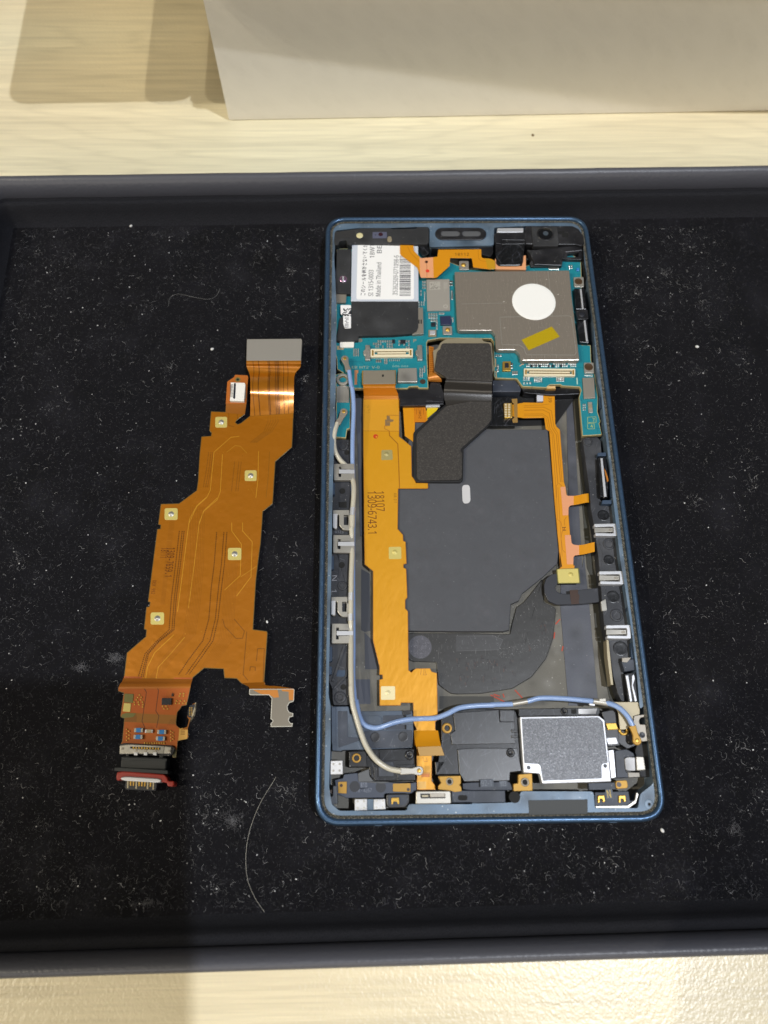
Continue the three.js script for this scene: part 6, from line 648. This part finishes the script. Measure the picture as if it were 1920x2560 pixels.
  const chip = (px, py, s, label) => { const [x, z] = at(px, py, FELT), t = thing('white_crumb', label, 'crumb', [x, FELT, z]); const g = new THREE.IcosahedronGeometry(s, 1), p = g.attributes.position; for (let i = 0; i < p.count; i++) p.setXYZ(i, p.getX(i) * 1.25, p.getY(i) * 0.7, p.getZ(i) * 0.9); g.rotateY(rr(0, 3)); g.translate(x, FELT + s * 0.6, z); put('crumb', g, mat('#e6e6e6', 0.7), t); };
  chip(531, 874, 0.4, 'white crumb above the loose flex, up and left of its grey plate'); chip(1742, 868, 0.42, 'bright oblong white crumb right of the phone frame near the right border'); chip(328, 566, 0.36, 'white crumb near the far wall of the tray on the left half'); chip(668, 1555, 0.3, 'tiny white crumb in the gap between the loose flex and phone'); chip(1655, 2076, 0.4, 'white crumb just below the bottom right phone corner');
  const hp = W([690, 1943, 650, 2010, 625, 2075, 615, 2135, 617, 2190, 630, 2230, 648, 2262, 662, 2280], FELT + 0.3), ht = thing('hair', 'single long pale curved hair lying on the velvet below the connector', 'hair', [hp[3][0], FELT, hp[3][1]]); put('strand', tube(hp.map(([x, z], i) => [x, FELT + 0.3 + 0.15 * Math.sin(i), z]), 0.026, 60, 5), mat('#d5d2c8', 0.4), ht);
  const h2 = W([421, 765, 425, 745, 445, 735, 480, 742, 520, 748, 540, 740, 550, 722], FELT + 0.3), t2 = thing('hair', 'short wavy grey hair lying on the velvet above the loose flex', 'hair', [h2[3][0], FELT, h2[3][1]]); put('strand', tube(h2.map(([x, z]) => [x, FELT + 0.3, z]), 0.03, 40, 5), mat('#8a8a8a', 0.5), t2);
}

// ------------------------------------------------------------------ the photographer's phone, which shades the lower left, and the lamps
{
  const ph = thing('camera_phone', 'dark smartphone held above the tray to take the picture', 'smartphone', [-46, 150, 130]);
  const pts = rounded([[-36, -74], [36, -74], [36, 74], [-36, 74]], 9, 6), g = new THREE.ExtrudeGeometry(new THREE.Shape(v2(pts)), { depth: 7, bevelEnabled: true, bevelThickness: 0.6, bevelSize: 0.6, bevelOffset: -0.6, bevelSegments: 2 });
  g.rotateX(-Math.PI / 2);
  const e = new THREE.Matrix4().makeBasis(RIGHT, new THREE.Vector3().copy(FWD).negate(), new THREE.Vector3().copy(UP).negate()), c = EYE.clone().addScaledVector(RIGHT, -24).addScaledVector(UP, -64).addScaledVector(FWD, -6);
  g.applyMatrix4(e); g.translate(c.x, c.y, c.z); put('phone_body', g, mat('#1a1a1c', 0.4), ph);
  for (const [[x, yy, z], rgb, cd, size, seat] of LAMPS) {
    const col = new THREE.Color().setRGB(...rgb), r = 20 * size, t = thing('ceiling_lamp', 'white ceiling spot ' + seat, 'lamp', [x, yy, z]);
    put('lamp_housing', lathe(x, yy, z, [[0.001, 24], [r * 1.2, 20], [r * 1.5, 6], [r * 1.5, 2], [r * 1.3, 4], [0.001, 5]], 32), M.matte, t);
    put('lamp_lens', lathe(x, yy, z, [[0.001, 3.2], [r, 3.2], [r, 3.9]], 32), new THREE.MeshStandardMaterial({ color: 0x222222, emissive: col, emissiveIntensity: 4 }), t);
    const s = new THREE.SpotLight(col, cd, 0, 0.7, 0.6, 2); s.position.set(x / 1000, (yy - 1) / 1000, z / 1000); s.target.position.set(0, 0, 0); s.castShadow = true; s.shadow.radius = size; s.name = 'ceiling_lamp'; scene.add(s, s.target);
  }
  const { at: [x, yy, z], aim, w, h, rgb, nits } = PANEL, col = new THREE.Color().setRGB(...rgb), t = thing('light_panel', 'large warm light panel on the wall before the table', 'lamp', [x, yy, z]);
  const l = new THREE.RectAreaLight(col, nits, w / 1000, h / 1000); l.position.set(x / 1000, yy / 1000, z / 1000); l.lookAt(aim[0] / 1000, aim[1] / 1000, aim[2] / 1000); l.name = 'light_panel'; scene.add(l);
  const back = new THREE.BoxGeometry(w + 40, h + 40, 20); back.translate(0, 0, 22); back.applyQuaternion(l.quaternion.clone().multiply(new THREE.Quaternion().setFromAxisAngle(new THREE.Vector3(1, 0, 0), 0))); back.translate(x, yy, z); put('panel_frame', back, M.white, t);
  const face = new THREE.PlaneGeometry(w, h); face.rotateY(Math.PI); face.translate(0, 0, 6); face.applyQuaternion(l.quaternion); face.translate(x, yy, z); put('lamp_diffuser', face, new THREE.MeshStandardMaterial({ color: 0x222222, emissive: col, emissiveIntensity: 1 }), t);
}
renderer.render(scene, camera);
